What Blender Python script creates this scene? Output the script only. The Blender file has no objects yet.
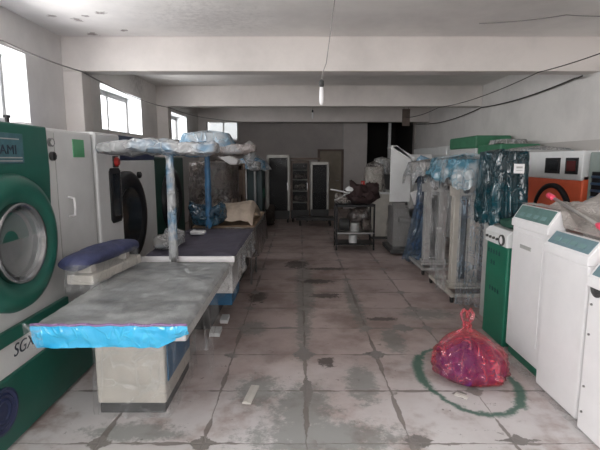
import bpy, bmesh, math, random
from mathutils import Vector, Matrix, noise
random.seed(7)
PI = math.pi
C = bpy.context.scene.collection
SC = bpy.context.scene

# ------------------------------------------------------------------ camera, world, light, exposure
cam_d = bpy.data.cameras.new('camera'); cam = bpy.data.objects.new('camera', cam_d); C.objects.link(cam)
cam.location = (0, 0, 1.62); cam.rotation_euler = (PI/2 - math.atan(65/450), 0, 0)
cam_d.sensor_width = 36; cam_d.lens = 27.0; cam_d.clip_start = 0.05
SC.camera = cam
SC.view_settings.view_transform = 'Standard'; SC.view_settings.look = 'None'
SC.view_settings.exposure = 0.0; SC.view_settings.gamma = 1.0; SC.view_settings.use_curve_mapping = False

world = bpy.data.worlds.new('overcast_sky'); SC.world = world; world.use_nodes = True
wn = world.node_tree.nodes; wn['Background'].inputs[0].default_value = (0.93, 0.97, 1.0, 1)
wn['Background'].inputs[1].default_value = 3.5

def area(name, loc, rot, sx, sy, e, col=(0.93, 0.97, 1.0), spread=180):
    l = bpy.data.lights.new(name, 'AREA'); l.shape = 'RECTANGLE'; l.size = sx; l.size_y = sy
    l.energy = e; l.color = col; l.spread = math.radians(spread)
    o = bpy.data.objects.new(name, l); C.objects.link(o); o.location = loc; o.rotation_euler = rot
    return o
# daylight through the rear windows behind the camera and through the high windows of the left wall
NEUT = (1.0, 0.99, 0.985)
area('daylight_rear_windows', (-1.0, -3.05, 2.05), (PI/2, 0, 0), 3.0, 1.2, 150, NEUT)
area('daylight_window_near', (-3.72, 0.3, 2.15), (0, -PI/2, 0), 1.5, 2.0, 330, NEUT)
area('daylight_window_behind', (-3.72, -1.9, 2.15), (0, -PI/2, 0), 1.5, 1.6, 160, NEUT)
area('daylight_window_first', (-3.72, 4.35, 2.3), (0, -PI/2, 0), 1.2, 1.9, 150, NEUT)
area('daylight_window_second', (-3.72, 7.85, 2.42), (0, -PI/2, 0), 1.0, 2.0, 108, NEUT)
area('daylight_window_third', (-3.72, 11.4, 2.42), (0, -PI/2, 0), 1.0, 1.8, 48, NEUT)

# ------------------------------------------------------------------ materials
def nodes(m): return m.node_tree.nodes, m.node_tree.links
MATS = {}
def mat(name, col, rough=0.5, metal=0.0, dirt=0.12, scale=6.0, bump=0.0, spec=0.5, coat=0.0, bscale=None):
    """plain surface with a procedural variation of its colour"""
    m = bpy.data.materials.new(name); m.use_nodes = True; n, l = nodes(m)
    b = n['Principled BSDF']; b.inputs['Roughness'].default_value = rough; b.inputs['Metallic'].default_value = metal
    b.inputs['Specular IOR Level'].default_value = spec; b.inputs['Coat Weight'].default_value = coat
    tc = n.new('ShaderNodeTexCoord'); nz = n.new('ShaderNodeTexNoise'); nz.inputs['Scale'].default_value = scale
    nz.inputs['Detail'].default_value = 6; nz.inputs['Roughness'].default_value = 0.6
    l.new(tc.outputs['Object'], nz.inputs['Vector'])
    cr = n.new('ShaderNodeValToRGB'); cr.color_ramp.elements[0].position = 0.3; cr.color_ramp.elements[1].position = 0.7
    cr.color_ramp.elements[0].color = tuple(c*(1-dirt) for c in col) + (1,)
    cr.color_ramp.elements[1].color = tuple(min(1, c*(1+dirt*0.5)) for c in col) + (1,)
    l.new(nz.outputs['Fac'], cr.inputs['Fac']); l.new(cr.outputs['Color'], b.inputs['Base Color'])
    if bump:
        bp = n.new('ShaderNodeBump'); bp.inputs['Strength'].default_value = bump; bp.inputs['Distance'].default_value = 0.02
        n2 = n.new('ShaderNodeTexNoise'); n2.inputs['Scale'].default_value = bscale or scale*3; n2.inputs['Detail'].default_value = 5
        l.new(tc.outputs['Object'], n2.inputs['Vector']); l.new(n2.outputs['Fac'], bp.inputs['Height']); l.new(bp.outputs['Normal'], b.inputs['Normal'])
    MATS[name] = m; return m

def film(name, col, alpha=0.35, rough=0.2, var=0.25, scale=5.0, col2=None, bump=0.5, crinkle=0.35, pos=0.5):
    """polythene sheet: partly see-through, glossy; creases are denser and paler than the flat film"""
    m = bpy.data.materials.new(name); m.use_nodes = True; n, l = nodes(m)
    b = n['Principled BSDF']; b.inputs['Roughness'].default_value = rough; b.inputs['Specular IOR Level'].default_value = 0.7
    tc = n.new('ShaderNodeTexCoord')
    def nz_(sc, det, typ='FBM', off=(0, 0, 0), sq=(1, 1, 1), dist=0.0):
        mp = n.new('ShaderNodeMapping'); mp.inputs['Location'].default_value = off; mp.inputs['Scale'].default_value = sq; l.new(tc.outputs['Object'], mp.inputs['Vector'])
        k = n.new('ShaderNodeTexNoise'); k.noise_type = typ; k.inputs['Scale'].default_value = sc; k.inputs['Detail'].default_value = det; k.inputs['Distortion'].default_value = dist
        l.new(mp.outputs['Vector'], k.inputs['Vector']); return k.outputs['Fac']
    def mr_(v, a, b_, c, d):
        k = n.new('ShaderNodeMapRange'); k.inputs['From Min'].default_value = a; k.inputs['From Max'].default_value = b_; k.inputs['To Min'].default_value = c; k.inputs['To Max'].default_value = d
        l.new(v, k.inputs['Value']); return k.outputs['Result']
    # thin crease lines: narrow bands around the mid level of a stretched noise
    def lines(sc, off, sq, w):
        v = nz_(sc, 1.5, off=off, sq=sq, dist=0.6)
        s1 = n.new('ShaderNodeMath'); s1.operation = 'SUBTRACT'; s1.inputs[1].default_value = 0.5; l.new(v, s1.inputs[0])
        s2 = n.new('ShaderNodeMath'); s2.operation = 'ABSOLUTE'; l.new(s1.outputs[0], s2.inputs[0])
        return mr_(s2.outputs[0], 0.0, w, 1.0, 0.0)
    L1 = lines(scale*1.1, (1, 2, 3), (1.5, 1.5, 0.7), 0.035); L2 = lines(scale*1.7, (7, 5, 1), (1.0, 1.0, 1.3), 0.03)
    mx = n.new('ShaderNodeMath'); mx.operation = 'MAXIMUM'; l.new(L1, mx.inputs[0]); l.new(L2, mx.inputs[1]); L = mx.outputs[0]
    base = mr_(nz_(scale, 4, dist=1.0), 0.3, 0.7, max(0, alpha-var), min(1, alpha+var))
    ad = n.new('ShaderNodeMath'); ad.operation = 'MULTIPLY_ADD'; ad.use_clamp = True; ad.inputs[1].default_value = crinkle; l.new(L, ad.inputs[0]); l.new(base, ad.inputs[2])
    l.new(ad.outputs[0], b.inputs['Alpha'])
    cr = n.new('ShaderNodeValToRGB'); cr.color_ramp.elements[0].position = pos-0.05; cr.color_ramp.elements[1].position = pos+0.05
    cr.color_ramp.elements[0].color = tuple(col) + (1,); cr.color_ramp.elements[1].color = tuple(col2 or col) + (1,)
    l.new(nz_(scale*0.6, 3, off=(3.1, 5.2, 1.7)), cr.inputs['Fac'])
    mc = n.new('ShaderNodeMixRGB'); mc.inputs[2].default_value = tuple(min(0.7, c*1.35 + 0.07) for c in col) + (1,)
    f2 = n.new('ShaderNodeMath'); f2.operation = 'MULTIPLY'; f2.inputs[1].default_value = min(0.6, crinkle*1.6); l.new(L, f2.inputs[0])
    l.new(f2.outputs[0], mc.inputs[0]); l.new(cr.outputs['Color'], mc.inputs[1]); l.new(mc.outputs[0], b.inputs['Base Color'])
    bp = n.new('ShaderNodeBump'); bp.inputs['Strength'].default_value = bump; bp.inputs['Distance'].default_value = 0.02
    hh = n.new('ShaderNodeMath'); hh.operation = 'MULTIPLY_ADD'; hh.inputs[1].default_value = 0.5; l.new(L, hh.inputs[0]); l.new(nz_(scale*1.5, 4, sq=(1.5, 1.5, 0.6), dist=0.8), hh.inputs[2])
    l.new(hh.outputs[0], bp.inputs['Height']); l.new(bp.outputs['Normal'], b.inputs['Normal'])
    MATS[name] = m; return m

def plaster(name, col, low=None, split=None, spots=()):
    """limewashed plaster: faint blotches, hairline flakes; optional differently painted lower part"""
    m = bpy.data.materials.new(name); m.use_nodes = True; n, l = nodes(m)
    b = n['Principled BSDF']; b.inputs['Roughness'].default_value = 0.85; b.inputs['Specular IOR Level'].default_value = 0.2
    tc = n.new('ShaderNodeTexCoord')
    nz = n.new('ShaderNodeTexNoise'); nz.inputs['Scale'].default_value = 1.1; nz.inputs['Detail'].default_value = 8; nz.inputs['Roughness'].default_value = 0.65
    l.new(tc.outputs['Object'], nz.inputs['Vector'])
    cr = n.new('ShaderNodeValToRGB'); cr.color_ramp.elements[0].position = 0.32; cr.color_ramp.elements[1].position = 0.6
    cr.color_ramp.elements[0].color = tuple(c*0.84 for c in col) + (1,); cr.color_ramp.elements[1].color = tuple(col) + (1,)
    l.new(nz.outputs['Fac'], cr.inputs['Fac'])
    # flaked spots
    n2 = n.new('ShaderNodeTexNoise'); n2.inputs['Scale'].default_value = 3.2; n2.inputs['Detail'].default_value = 10; n2.inputs['Roughness'].default_value = 0.7
    l.new(tc.outputs['Object'], n2.inputs['Vector'])
    c2 = n.new('ShaderNodeValToRGB'); c2.color_ramp.elements[0].position = 0.715; c2.color_ramp.elements[1].position = 0.74
    l.new(n2.outputs['Fac'], c2.inputs['Fac'])
    mx = n.new('ShaderNodeMixRGB'); mx.inputs[2].default_value = (0.33, 0.30, 0.28, 1)
    l.new(c2.outputs['Color'], mx.inputs[0]); l.new(cr.outputs['Color'], mx.inputs[1])
    out = mx.outputs[0]
    if spots:      # places where the limewash has flaked off or mould has grown
        n4 = n.new('ShaderNodeTexNoise'); n4.inputs['Scale'].default_value = 14; n4.inputs['Detail'].default_value = 8; n4.inputs['Roughness'].default_value = 0.75
        l.new(tc.outputs['Object'], n4.inputs['Vector'])
        for (px, py, pz, r, c_) in spots:
            ds = n.new('ShaderNodeVectorMath'); ds.operation = 'DISTANCE'; ds.inputs[1].default_value = (px, py, pz); l.new(tc.outputs['Object'], ds.inputs[0])
            a1 = n.new('ShaderNodeMath'); a1.operation = 'DIVIDE'; a1.inputs[1].default_value = r; l.new(ds.outputs['Value'], a1.inputs[0])
            a2 = n.new('ShaderNodeMath'); a2.operation = 'MULTIPLY_ADD'; a2.inputs[1].default_value = 4.0; l.new(n4.outputs['Fac'], a2.inputs[0]); l.new(a1.outputs[0], a2.inputs[2])
            a3 = n.new('ShaderNodeMapRange'); a3.inputs['From Min'].default_value = 2.75; a3.inputs['From Max'].default_value = 2.45 if c_[0] < 0.4 else 1.6; l.new(a2.outputs[0], a3.inputs['Value'])
            m4 = n.new('ShaderNodeMixRGB'); m4.inputs[2].default_value = c_ + (1,); l.new(a3.outputs['Result'], m4.inputs[0]); l.new(out, m4.inputs[1]); out = m4.outputs[0]
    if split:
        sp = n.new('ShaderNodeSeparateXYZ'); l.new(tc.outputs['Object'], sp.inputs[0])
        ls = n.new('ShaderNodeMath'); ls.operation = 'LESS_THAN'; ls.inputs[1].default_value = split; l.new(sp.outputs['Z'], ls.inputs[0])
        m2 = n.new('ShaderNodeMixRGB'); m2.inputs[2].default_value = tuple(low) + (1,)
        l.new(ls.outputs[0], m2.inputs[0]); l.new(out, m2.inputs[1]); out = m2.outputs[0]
    l.new(out, b.inputs['Base Color'])
    bp = n.new('ShaderNodeBump'); bp.inputs['Strength'].default_value = 0.25; bp.inputs['Distance'].default_value = 0.02
    l.new(nz.outputs['Fac'], bp.inputs['Height']); l.new(bp.outputs['Normal'], b.inputs['Normal'])
    MATS[name] = m; return m

def floor_material():
    m = bpy.data.materials.new('worn_tiles'); m.use_nodes = True; n, l = nodes(m)
    b = n['Principled BSDF']; b.inputs['Roughness'].default_value = 0.45; b.inputs['Specular IOR Level'].default_value = 0.35
    tc = n.new('ShaderNodeTexCoord'); P = tc.outputs['Object']
    sp = n.new('ShaderNodeSeparateXYZ'); l.new(P, sp.inputs[0])
    def M(op, a, bb=None, cc=None, clamp=False):
        k = n.new('ShaderNodeMath'); k.operation = op; k.use_clamp = clamp
        for i, v in enumerate((a, bb, cc)):
            if v is None: continue
            if isinstance(v, (int, float)): k.inputs[i].default_value = v
            else: l.new(v, k.inputs[i])
        return k.outputs[0]
    def noise_(scale, detail=6, rough=0.6, off=(0, 0, 0)):
        mp = n.new('ShaderNodeMapping'); mp.inputs['Location'].default_value = off; l.new(P, mp.inputs['Vector'])
        k = n.new('ShaderNodeTexNoise'); k.inputs['Scale'].default_value = scale; k.inputs['Detail'].default_value = detail; k.inputs['Roughness'].default_value = rough
        l.new(mp.outputs['Vector'], k.inputs['Vector']); return k.outputs['Fac']
    def mix(f, a, bb):
        k = n.new('ShaderNodeMixRGB')
        if isinstance(f, (int, float)): k.inputs[0].default_value = f
        else: l.new(f, k.inputs[0])
        for i, v in ((1, a), (2, bb)):
            if isinstance(v, tuple): k.inputs[i].default_value = v + (1,)
            else: l.new(v, k.inputs[i])
        return k.outputs[0]
    def ss(v, lo, hi, a=0.0, bb=1.0):
        k = n.new('ShaderNodeMapRange'); k.interpolation_type = 'SMOOTHSTEP'
        k.inputs['From Min'].default_value = lo; k.inputs['From Max'].default_value = hi
        k.inputs['To Min'].default_value = a; k.inputs['To Max'].default_value = bb
        l.new(v, k.inputs['Value']); return k.outputs['Result']
    X, Y = sp.outputs['X'], sp.outputs['Y']
    wob = M('MULTIPLY', M('SUBTRACT', noise_(9, 3), 0.5), 0.03)
    def edge(v, off):      # distance to the nearest joint of the 0.6 m tiles
        t = M('FRACT', M('DIVIDE', M('SUBTRACT', M('ADD', v, wob), off), 0.6))
        return M('MULTIPLY', M('MINIMUM', t, M('SUBTRACT', 1.0, t)), 0.6)
    ex, ey = edge(X, 0.04 - 6), edge(Y, 2.99 - 12)
    e = M('MINIMUM', ex, ey)
    # tint per tile
    wn_ = n.new('ShaderNodeTexWhiteNoise'); wn_.noise_dimensions = '2D'
    cb = n.new('ShaderNodeCombineXYZ')
    l.new(M('FLOOR', M('DIVIDE', M('SUBTRACT', X, 0.04 - 6), 0.6)), cb.inputs[0]); l.new(M('FLOOR', M('DIVIDE', M('SUBTRACT', Y, 2.99 - 12), 0.6)), cb.inputs[1])
    l.new(cb.outputs[0], wn_.inputs['Vector'])
    base = mix(wn_.outputs['Value'], (0.42, 0.345, 0.33), (0.49, 0.405, 0.385))
    base = mix(ss(noise_(1.3, 8, 0.65), 0.40, 0.66), base, (0.27, 0.205, 0.185))
    # pale dusting, laid on stronger to paint the brighter light of the near floor
    dust_light = M('MULTIPLY', ss(M('ADD', Y, M('MULTIPLY', noise_(1.7, 5, 0.6, (4, 1, 0)), 2.0)), 5.0, 3.2), ss(noise_(2.5, 7, 0.6, (1, 9, 0)), 0.34, 0.52))
    base = mix(M('MULTIPLY', dust_light, 0.9), base, (0.70, 0.685, 0.69))
    # greenish scrape marks, dark dirt
    def blob(cx, cy, rx, ry, amp=0.9):
        dx = M('DIVIDE', M('SUBTRACT', X, cx), rx); dy = M('DIVIDE', M('SUBTRACT', Y, cy), ry)
        d = M('SQRT', M('ADD', M('MULTIPLY', dx, dx), M('MULTIPLY', dy, dy)))
        return M('ADD', d, M('MULTIPLY', M('SUBTRACT', noise_(13, 10, 0.78, (cx*3, cy, 0)), 0.5), amp*2.8))
    g = None
    for c in ((0.06, 5.7, 0.12, 1.5), (0.03, 4.4, 0.07, 0.9), (-0.30, 3.0, 0.16, 0.22), (0.02, 2.75, 0.22, 0.35), (0.85, 3.9, 0.10, 0.30), (1.35, 4.6, 0.30, 0.16), (-0.45, 4.2, 0.14, 0.2),
              (0.45, 3.1, 0.12, 0.3), (0.62, 5.0, 0.08, 0.9), (-1.0, 2.5, 0.3, 0.1), (0.15, 2.45, 0.5, 0.18)):
        f = ss(blob(*c, amp=1.2), 1.2, 0.6); g = f if g is None else M('MAXIMUM', g, f)
    base = mix(M('MULTIPLY', g, 0.6), base, (0.16, 0.185, 0.17))
    dk = None
    for c in ((0.85, 4.45, 0.17, 0.06), (-0.05, 6.9, 0.2, 0.3), (0.30, 5.25, 0.22, 0.10), (0.22, 5.9, 0.25, 0.12), (-0.5, 5.2, 0.12, 0.25), (0.22, 3.45, 0.07, 0.10), (0.4, 6.6, 0.35, 0.1)):
        f = ss(blob(*c, amp=1.3), 1.0, 0.7); dk = f if dk is None else M('MAXIMUM', dk, f)
    base = mix(M('MULTIPLY', dk, 0.85), base, (0.075, 0.062, 0.058))
    # joints, dirtier in places, and broken corners
    jw = M('MULTIPLY', ss(noise_(2.3, 4, 0.6, (7, 0, 0)), 0.42, 0.62), 0.016)
    jt = ss(M('SUBTRACT', e, jw), 0.005, 0.0)
    base = mix(M('MULTIPLY', jt, 0.8), base, (0.19, 0.165, 0.15))
    cs = M('ADD', M('ADD', ex, ey), M('MULTIPLY', M('SUBTRACT', noise_(14, 4, 0.7), 0.5), 0.16))
    chip = M('MULTIPLY', ss(cs, 0.085, 0.07), ss(noise_(1.0, 2, 0.5, (2.6, 0.4, 0)), 0.46, 0.5))
    base = mix(chip, base, (0.27, 0.25, 0.235))
    # broken corners at four joints
    ch2 = None
    for (cx, cy, rx, ry) in ((0.03, 3.60, 0.10, 0.16), (0.05, 3.0, 0.05, 0.22), (0.64, 3.60, 0.11, 0.09), (0.70, 2.42, 0.09, 0.07), (1.28, 2.42, 0.13, 0.05), (-0.14, 4.2, 0.16, 0.03), (1.12, 2.95, 0.05, 0.06), (1.0, 4.2, 0.12, 0.12)):
        dm = M('ADD', M('DIVIDE', M('ABSOLUTE', M('SUBTRACT', X, cx)), rx), M('DIVIDE', M('ABSOLUTE', M('SUBTRACT', Y, cy)), ry))
        f = ss(M('ADD', dm, M('MULTIPLY', M('SUBTRACT', noise_(11, 6, 0.7, (cx, 0, 0)), 0.5), 2.2)), 1.0, 0.92); ch2 = f if ch2 is None else M('MAXIMUM', ch2, f)
    base = mix(ch2, base, (0.23, 0.215, 0.205))
    # dark grit, denser along the walking lane
    grit = M('MULTIPLY', ss(noise_(9, 10, 0.8, (5, 2, 0)), 0.60, 0.64), ss(noise_(1.6, 3, 0.5, (8, 3, 0)), 0.42, 0.55))
    base = mix(M('MULTIPLY', grit, 0.8), base, (0.09, 0.08, 0.075))
    # speckle
    base = mix(ss(noise_(16, 8, 0.75, (3, 3, 0)), 0.665, 0.70), base, (0.10, 0.085, 0.075))
    # swept ring of green paint around the bag
    def ringf(cx, cy, rx, ry, w, soft):
        dx = M('DIVIDE', M('SUBTRACT', X, cx), rx); dy = M('DIVIDE', M('SUBTRACT', Y, cy), ry)
        d = M('SQRT', M('ADD', M('MULTIPLY', dx, dx), M('MULTIPLY', dy, dy)))
        d = M('ADD', d, M('MULTIPLY', M('SUBTRACT', noise_(9, 8, 0.8), 0.5), 0.30))
        return ss(M('ABSOLUTE', M('SUBTRACT', d, 1.0)), w + soft, w)
    rg = M('MAXIMUM', ringf(1.25, 3.20, 0.335, 0.52, 0.018, 0.06), M('MULTIPLY', ringf(1.25, 3.20, 0.335, 0.52, 0.06, 0.12), ss(blob(0.92, 3.42, 0.10, 0.42, amp=0.8), 1.1, 0.8)))
    rg = M('MAXIMUM', rg, M('MULTIPLY', ringf(1.25, 3.20, 0.335, 0.52, 0.05, 0.10), ss(blob(1.55, 2.95, 0.14, 0.25, amp=0.8), 1.1, 0.8)))
    base = mix(M('MULTIPLY', rg, 0.9), base, (0.045, 0.13, 0.095))
    l.new(base, b.inputs['Base Color'])
    bp = n.new('ShaderNodeBump'); bp.inputs['Strength'].default_value = 0.5; bp.inputs['Distance'].default_value = 0.01
    hh = M('SUBTRACT', M('MULTIPLY', noise_(3, 5), 0.3), M('ADD', M('MULTIPLY', jt, 0.5), chip)); l.new(hh, bp.inputs['Height']); l.new(bp.outputs['Normal'], b.inputs['Normal'])
    l.new(ss(noise_(2.2, 6, 0.6), 0.3, 0.7, 0.35, 0.7), b.inputs['Roughness'])
    return m

M_wall = plaster('limewash_wall', (0.78, 0.755, 0.735), spots=((-3, 8.6, 2.98, 0.5, (0.45, 0.43, 0.42)), (-3, 6.7, 2.95, 0.3, (0.5, 0.48, 0.46))))
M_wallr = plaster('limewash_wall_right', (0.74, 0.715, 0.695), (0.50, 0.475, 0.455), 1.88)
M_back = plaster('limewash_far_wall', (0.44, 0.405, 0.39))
M_ceil = plaster('limewash_ceiling', (0.86, 0.825, 0.80), spots=((-2.65, 5.1, 3.15, 0.07, (0.39, 0.35, 0.33)), (-2.45, 5.25, 3.15, 0.08, (0.39, 0.35, 0.33)), (-2.3, 5.1, 3.15, 0.05, (0.39, 0.35, 0.33)), (-2.1, 5.0, 3.15, 0.07, (0.39, 0.35, 0.33)), (-2.55, 5.8, 3.15, 0.09, (0.39, 0.35, 0.33)), (-2.1, 5.65, 3.15, 0.07, (0.39, 0.35, 0.33)), (-1.0, 5.2, 3.15, 0.8, (0.62, 0.59, 0.57))))
M_beam = plaster('limewash_beam', (0.74, 0.69, 0.66))
winframe = mat('aged_window_frame', (0.22, 0.22, 0.22), 0.5)
M_reveal = mat('white_reveal', (0.85, 0.86, 0.87), 0.8)
M_floor = floor_material()
white = mat('white_enamel', (0.69, 0.70, 0.70), 0.35, dirt=0.06)
white_b = mat('bright_white_enamel', (0.80, 0.79, 0.80), 0.3, dirt=0.04)
cream = mat('cream_enamel', (0.52, 0.49, 0.44), 0.4, dirt=0.15)
greyw = mat('grey_enamel', (0.42, 0.42, 0.41), 0.45)
dgrey = mat('dark_grey_enamel', (0.06, 0.06, 0.06), 0.5, spec=0.25)
black = mat('black_plastic', (0.012, 0.012, 0.014), 0.4, spec=0.3)
green = mat('bottle_green_enamel', (0.014, 0.115, 0.085), 0.35, dirt=0.15)
green2 = mat('mid_green_enamel', (0.012, 0.14, 0.085), 0.4, dirt=0.15)
green3 = mat('light_green_enamel', (0.055, 0.22, 0.12), 0.5, dirt=0.2)
navy = mat('navy_enamel', (0.018, 0.028, 0.085), 0.35)
blue = mat('blue_enamel', (0.02, 0.12, 0.25), 0.4)
tp2 = mat('grey_teal_keys', (0.16, 0.27, 0.27), 0.5)
teal = mat('teal_panel', (0.10, 0.19, 0.18), 0.4, dirt=0.2, scale=20)
tealb = mat('blue_teal_panel', (0.15, 0.24, 0.27), 0.4, dirt=0.15, scale=20)
orange = mat('orange_enamel', (0.78, 0.14, 0.06), 0.4, dirt=0.12)
chrome = mat('chrome', (0.40, 0.41, 0.42), 0.2, 1.0)
steel = mat('brushed_steel', (0.33, 0.33, 0.33), 0.35, 1.0, dirt=0.2)
alu = mat('aluminium_frame', (0.30, 0.29, 0.27), 0.4, 0.6, dirt=0.2)
rust = mat('brown_metal', (0.16, 0.12, 0.10), 0.6, 0.2, dirt=0.3)
red = mat('red_plastic', (0.42, 0.025, 0.02), 0.35)
pink = mat('pink_plastic', (0.95, 0.09, 0.17), 0.35, dirt=0.05)
greypad = mat('grey_cover_cloth', (0.36, 0.38, 0.385), 0.38, dirt=0.5, scale=4.5, bump=0.5, coat=0.4)
purplepad = mat('purple_grey_cloth', (0.085, 0.08, 0.115), 0.85, dirt=0.35, scale=5, bump=0.4)
bluepad = mat('slate_blue_cloth', (0.05, 0.06, 0.14), 0.6, dirt=0.35, scale=9, bump=0.4)
beige = mat('beige_cloth', (0.52, 0.43, 0.35), 0.85, dirt=0.3, bump=0.4)
brown = mat('brown_cardboard', (0.26, 0.18, 0.12), 0.85, dirt=0.3, bump=0.2)
wood = mat('dull_wood', (0.15, 0.105, 0.08), 0.6, dirt=0.3)
doorm = mat('tan_door_paint', (0.26, 0.22, 0.17), 0.6, dirt=0.15)
rubber = mat('black_rubber', (0.02, 0.02, 0.02), 0.7)
wire_m = mat('dark_cable', (0.04, 0.035, 0.03), 0.6)
wire_l = mat('dusty_cable', (0.27, 0.25, 0.24), 0.7)
screenm = mat('dark_screen', (0.02, 0.022, 0.025), 0.15)
sticker = mat('green_sticker', (0.10, 0.36, 0.18), 0.4)
plate = mat('blue_grey_plate', (0.05, 0.14, 0.17), 0.4, dirt=0.2, scale=30)
ink = mat('dark_ink', (0.02, 0.03, 0.05), 0.5, dirt=0)
stripes = mat('blue_hose', (0.06, 0.15, 0.30), 0.4)
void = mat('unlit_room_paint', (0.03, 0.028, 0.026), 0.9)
debris = mat('pale_tile', (0.62, 0.60, 0.56), 0.6)
purplecloth = mat('purple_contents', (0.11, 0.02, 0.15), 0.8, dirt=0.4)
cyan = film('bright_blue_film', (0.02, 0.36, 0.68), 1.0, 0.2, 0.0, 4, (0.05, 0.45, 0.76), bump=0.35, crinkle=0.12)
violet = film('violet_film', (0.22, 0.12, 0.27), 0.95, 0.3, 0.05, 6)
f_clear = film('clear_polythene', (0.50, 0.51, 0.52), 0.11, 0.16, 0.08, 3, bump=0.5, crinkle=0.2)
f_milky = film('milky_polythene', (0.42, 0.41, 0.40), 0.62, 0.2, 0.2, 5, (0.32, 0.34, 0.36), bump=0.7)
f_dusty = film('dusty_polythene', (0.32, 0.285, 0.26), 0.4, 0.3, 0.2, 3.5, (0.22, 0.20, 0.19), bump=0.7, crinkle=0.2)
f_pole = film('pole_film', (0.36, 0.37, 0.38), 0.95, 0.25, 0.05, 7, (0.12, 0.24, 0.36), bump=0.6, pos=0.52, crinkle=0.1)
f_pinkish = film('pinkish_grey_polythene', (0.30, 0.265, 0.255), 0.9, 0.25, 0.1, 5, (0.36, 0.36, 0.37), bump=0.8)
f_dark = film('dull_brown_polythene', (0.12, 0.095, 0.085), 0.72, 0.3, 0.2, 5, (0.08, 0.07, 0.07), bump=0.7, crinkle=0.2)
f_blue = film('blue_white_polythene', (0.42, 0.43, 0.44), 0.92, 0.2, 0.08, 3.4, (0.12, 0.28, 0.44), bump=0.8, pos=0.53)
f_pale = film('pale_blue_polythene', (0.20, 0.33, 0.45), 0.9, 0.2, 0.1, 3.4, (0.40, 0.44, 0.47), bump=0.8, pos=0.58)
f_bluet = film('blue_polythene', (0.03, 0.075, 0.16), 0.75, 0.18, 0.2, 4, (0.07, 0.11, 0.16), bump=0.8, crinkle=0.15)
f_navy = film('navy_teal_polythene', (0.012, 0.04, 0.07), 0.92, 0.25, 0.06, 5, (0.02, 0.07, 0.11), bump=0.8)
f_teal = film('teal_polythene', (0.003, 0.022, 0.03), 0.97, 0.22, 0.03, 5, (0.005, 0.045, 0.06), bump=0.6, crinkle=0.08)
f_canopy = film('canopy_polythene', (0.05, 0.17, 0.24), 0.8, 0.16, 0.15, 4.5, (0.36, 0.40, 0.42), bump=0.9, pos=0.5)
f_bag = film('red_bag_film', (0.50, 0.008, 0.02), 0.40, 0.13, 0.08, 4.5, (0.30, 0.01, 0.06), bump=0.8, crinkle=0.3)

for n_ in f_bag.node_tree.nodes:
    if n_.bl_idname == 'ShaderNodeMixRGB': n_.inputs[2].default_value = (0.72, 0.20, 0.27, 1)  # paler pink creases paint highlights into the film colour
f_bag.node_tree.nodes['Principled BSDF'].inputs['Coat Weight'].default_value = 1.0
def glassm(name, tint, a):
    m = bpy.data.materials.new(name); m.use_nodes = True; n, l = nodes(m)
    b = n['Principled BSDF']; b.inputs['Base Color'].default_value = tint + (1,); b.inputs['Roughness'].default_value = 0.08
    b.inputs['Alpha'].default_value = a; b.inputs['Specular IOR Level'].default_value = 0.8
    nz = n.new('ShaderNodeTexNoise'); nz.inputs['Scale'].default_value = 3
    mr = n.new('ShaderNodeMapRange'); mr.inputs['To Min'].default_value = max(0, a-0.06); mr.inputs['To Max'].default_value = min(1, a+0.06)
    l.new(nz.outputs['Fac'], mr.inputs['Value']); l.new(mr.outputs['Result'], b.inputs['Alpha'])
    return m
g_win = glassm('window_glass', (0.9, 0.93, 0.95), 0.10)
g_frost = glassm('dusty_window_glass', (0.75, 0.74, 0.72), 0.55)
g_dark = glassm('cabinet_glass', (0.02, 0.02, 0.02), 0.15)
g_dark.node_tree.nodes['Principled BSDF'].inputs['Specular IOR Level'].default_value = 0.12
g_port = glassm('porthole_glass', (0.35, 0.37, 0.38), 0.45)

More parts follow.
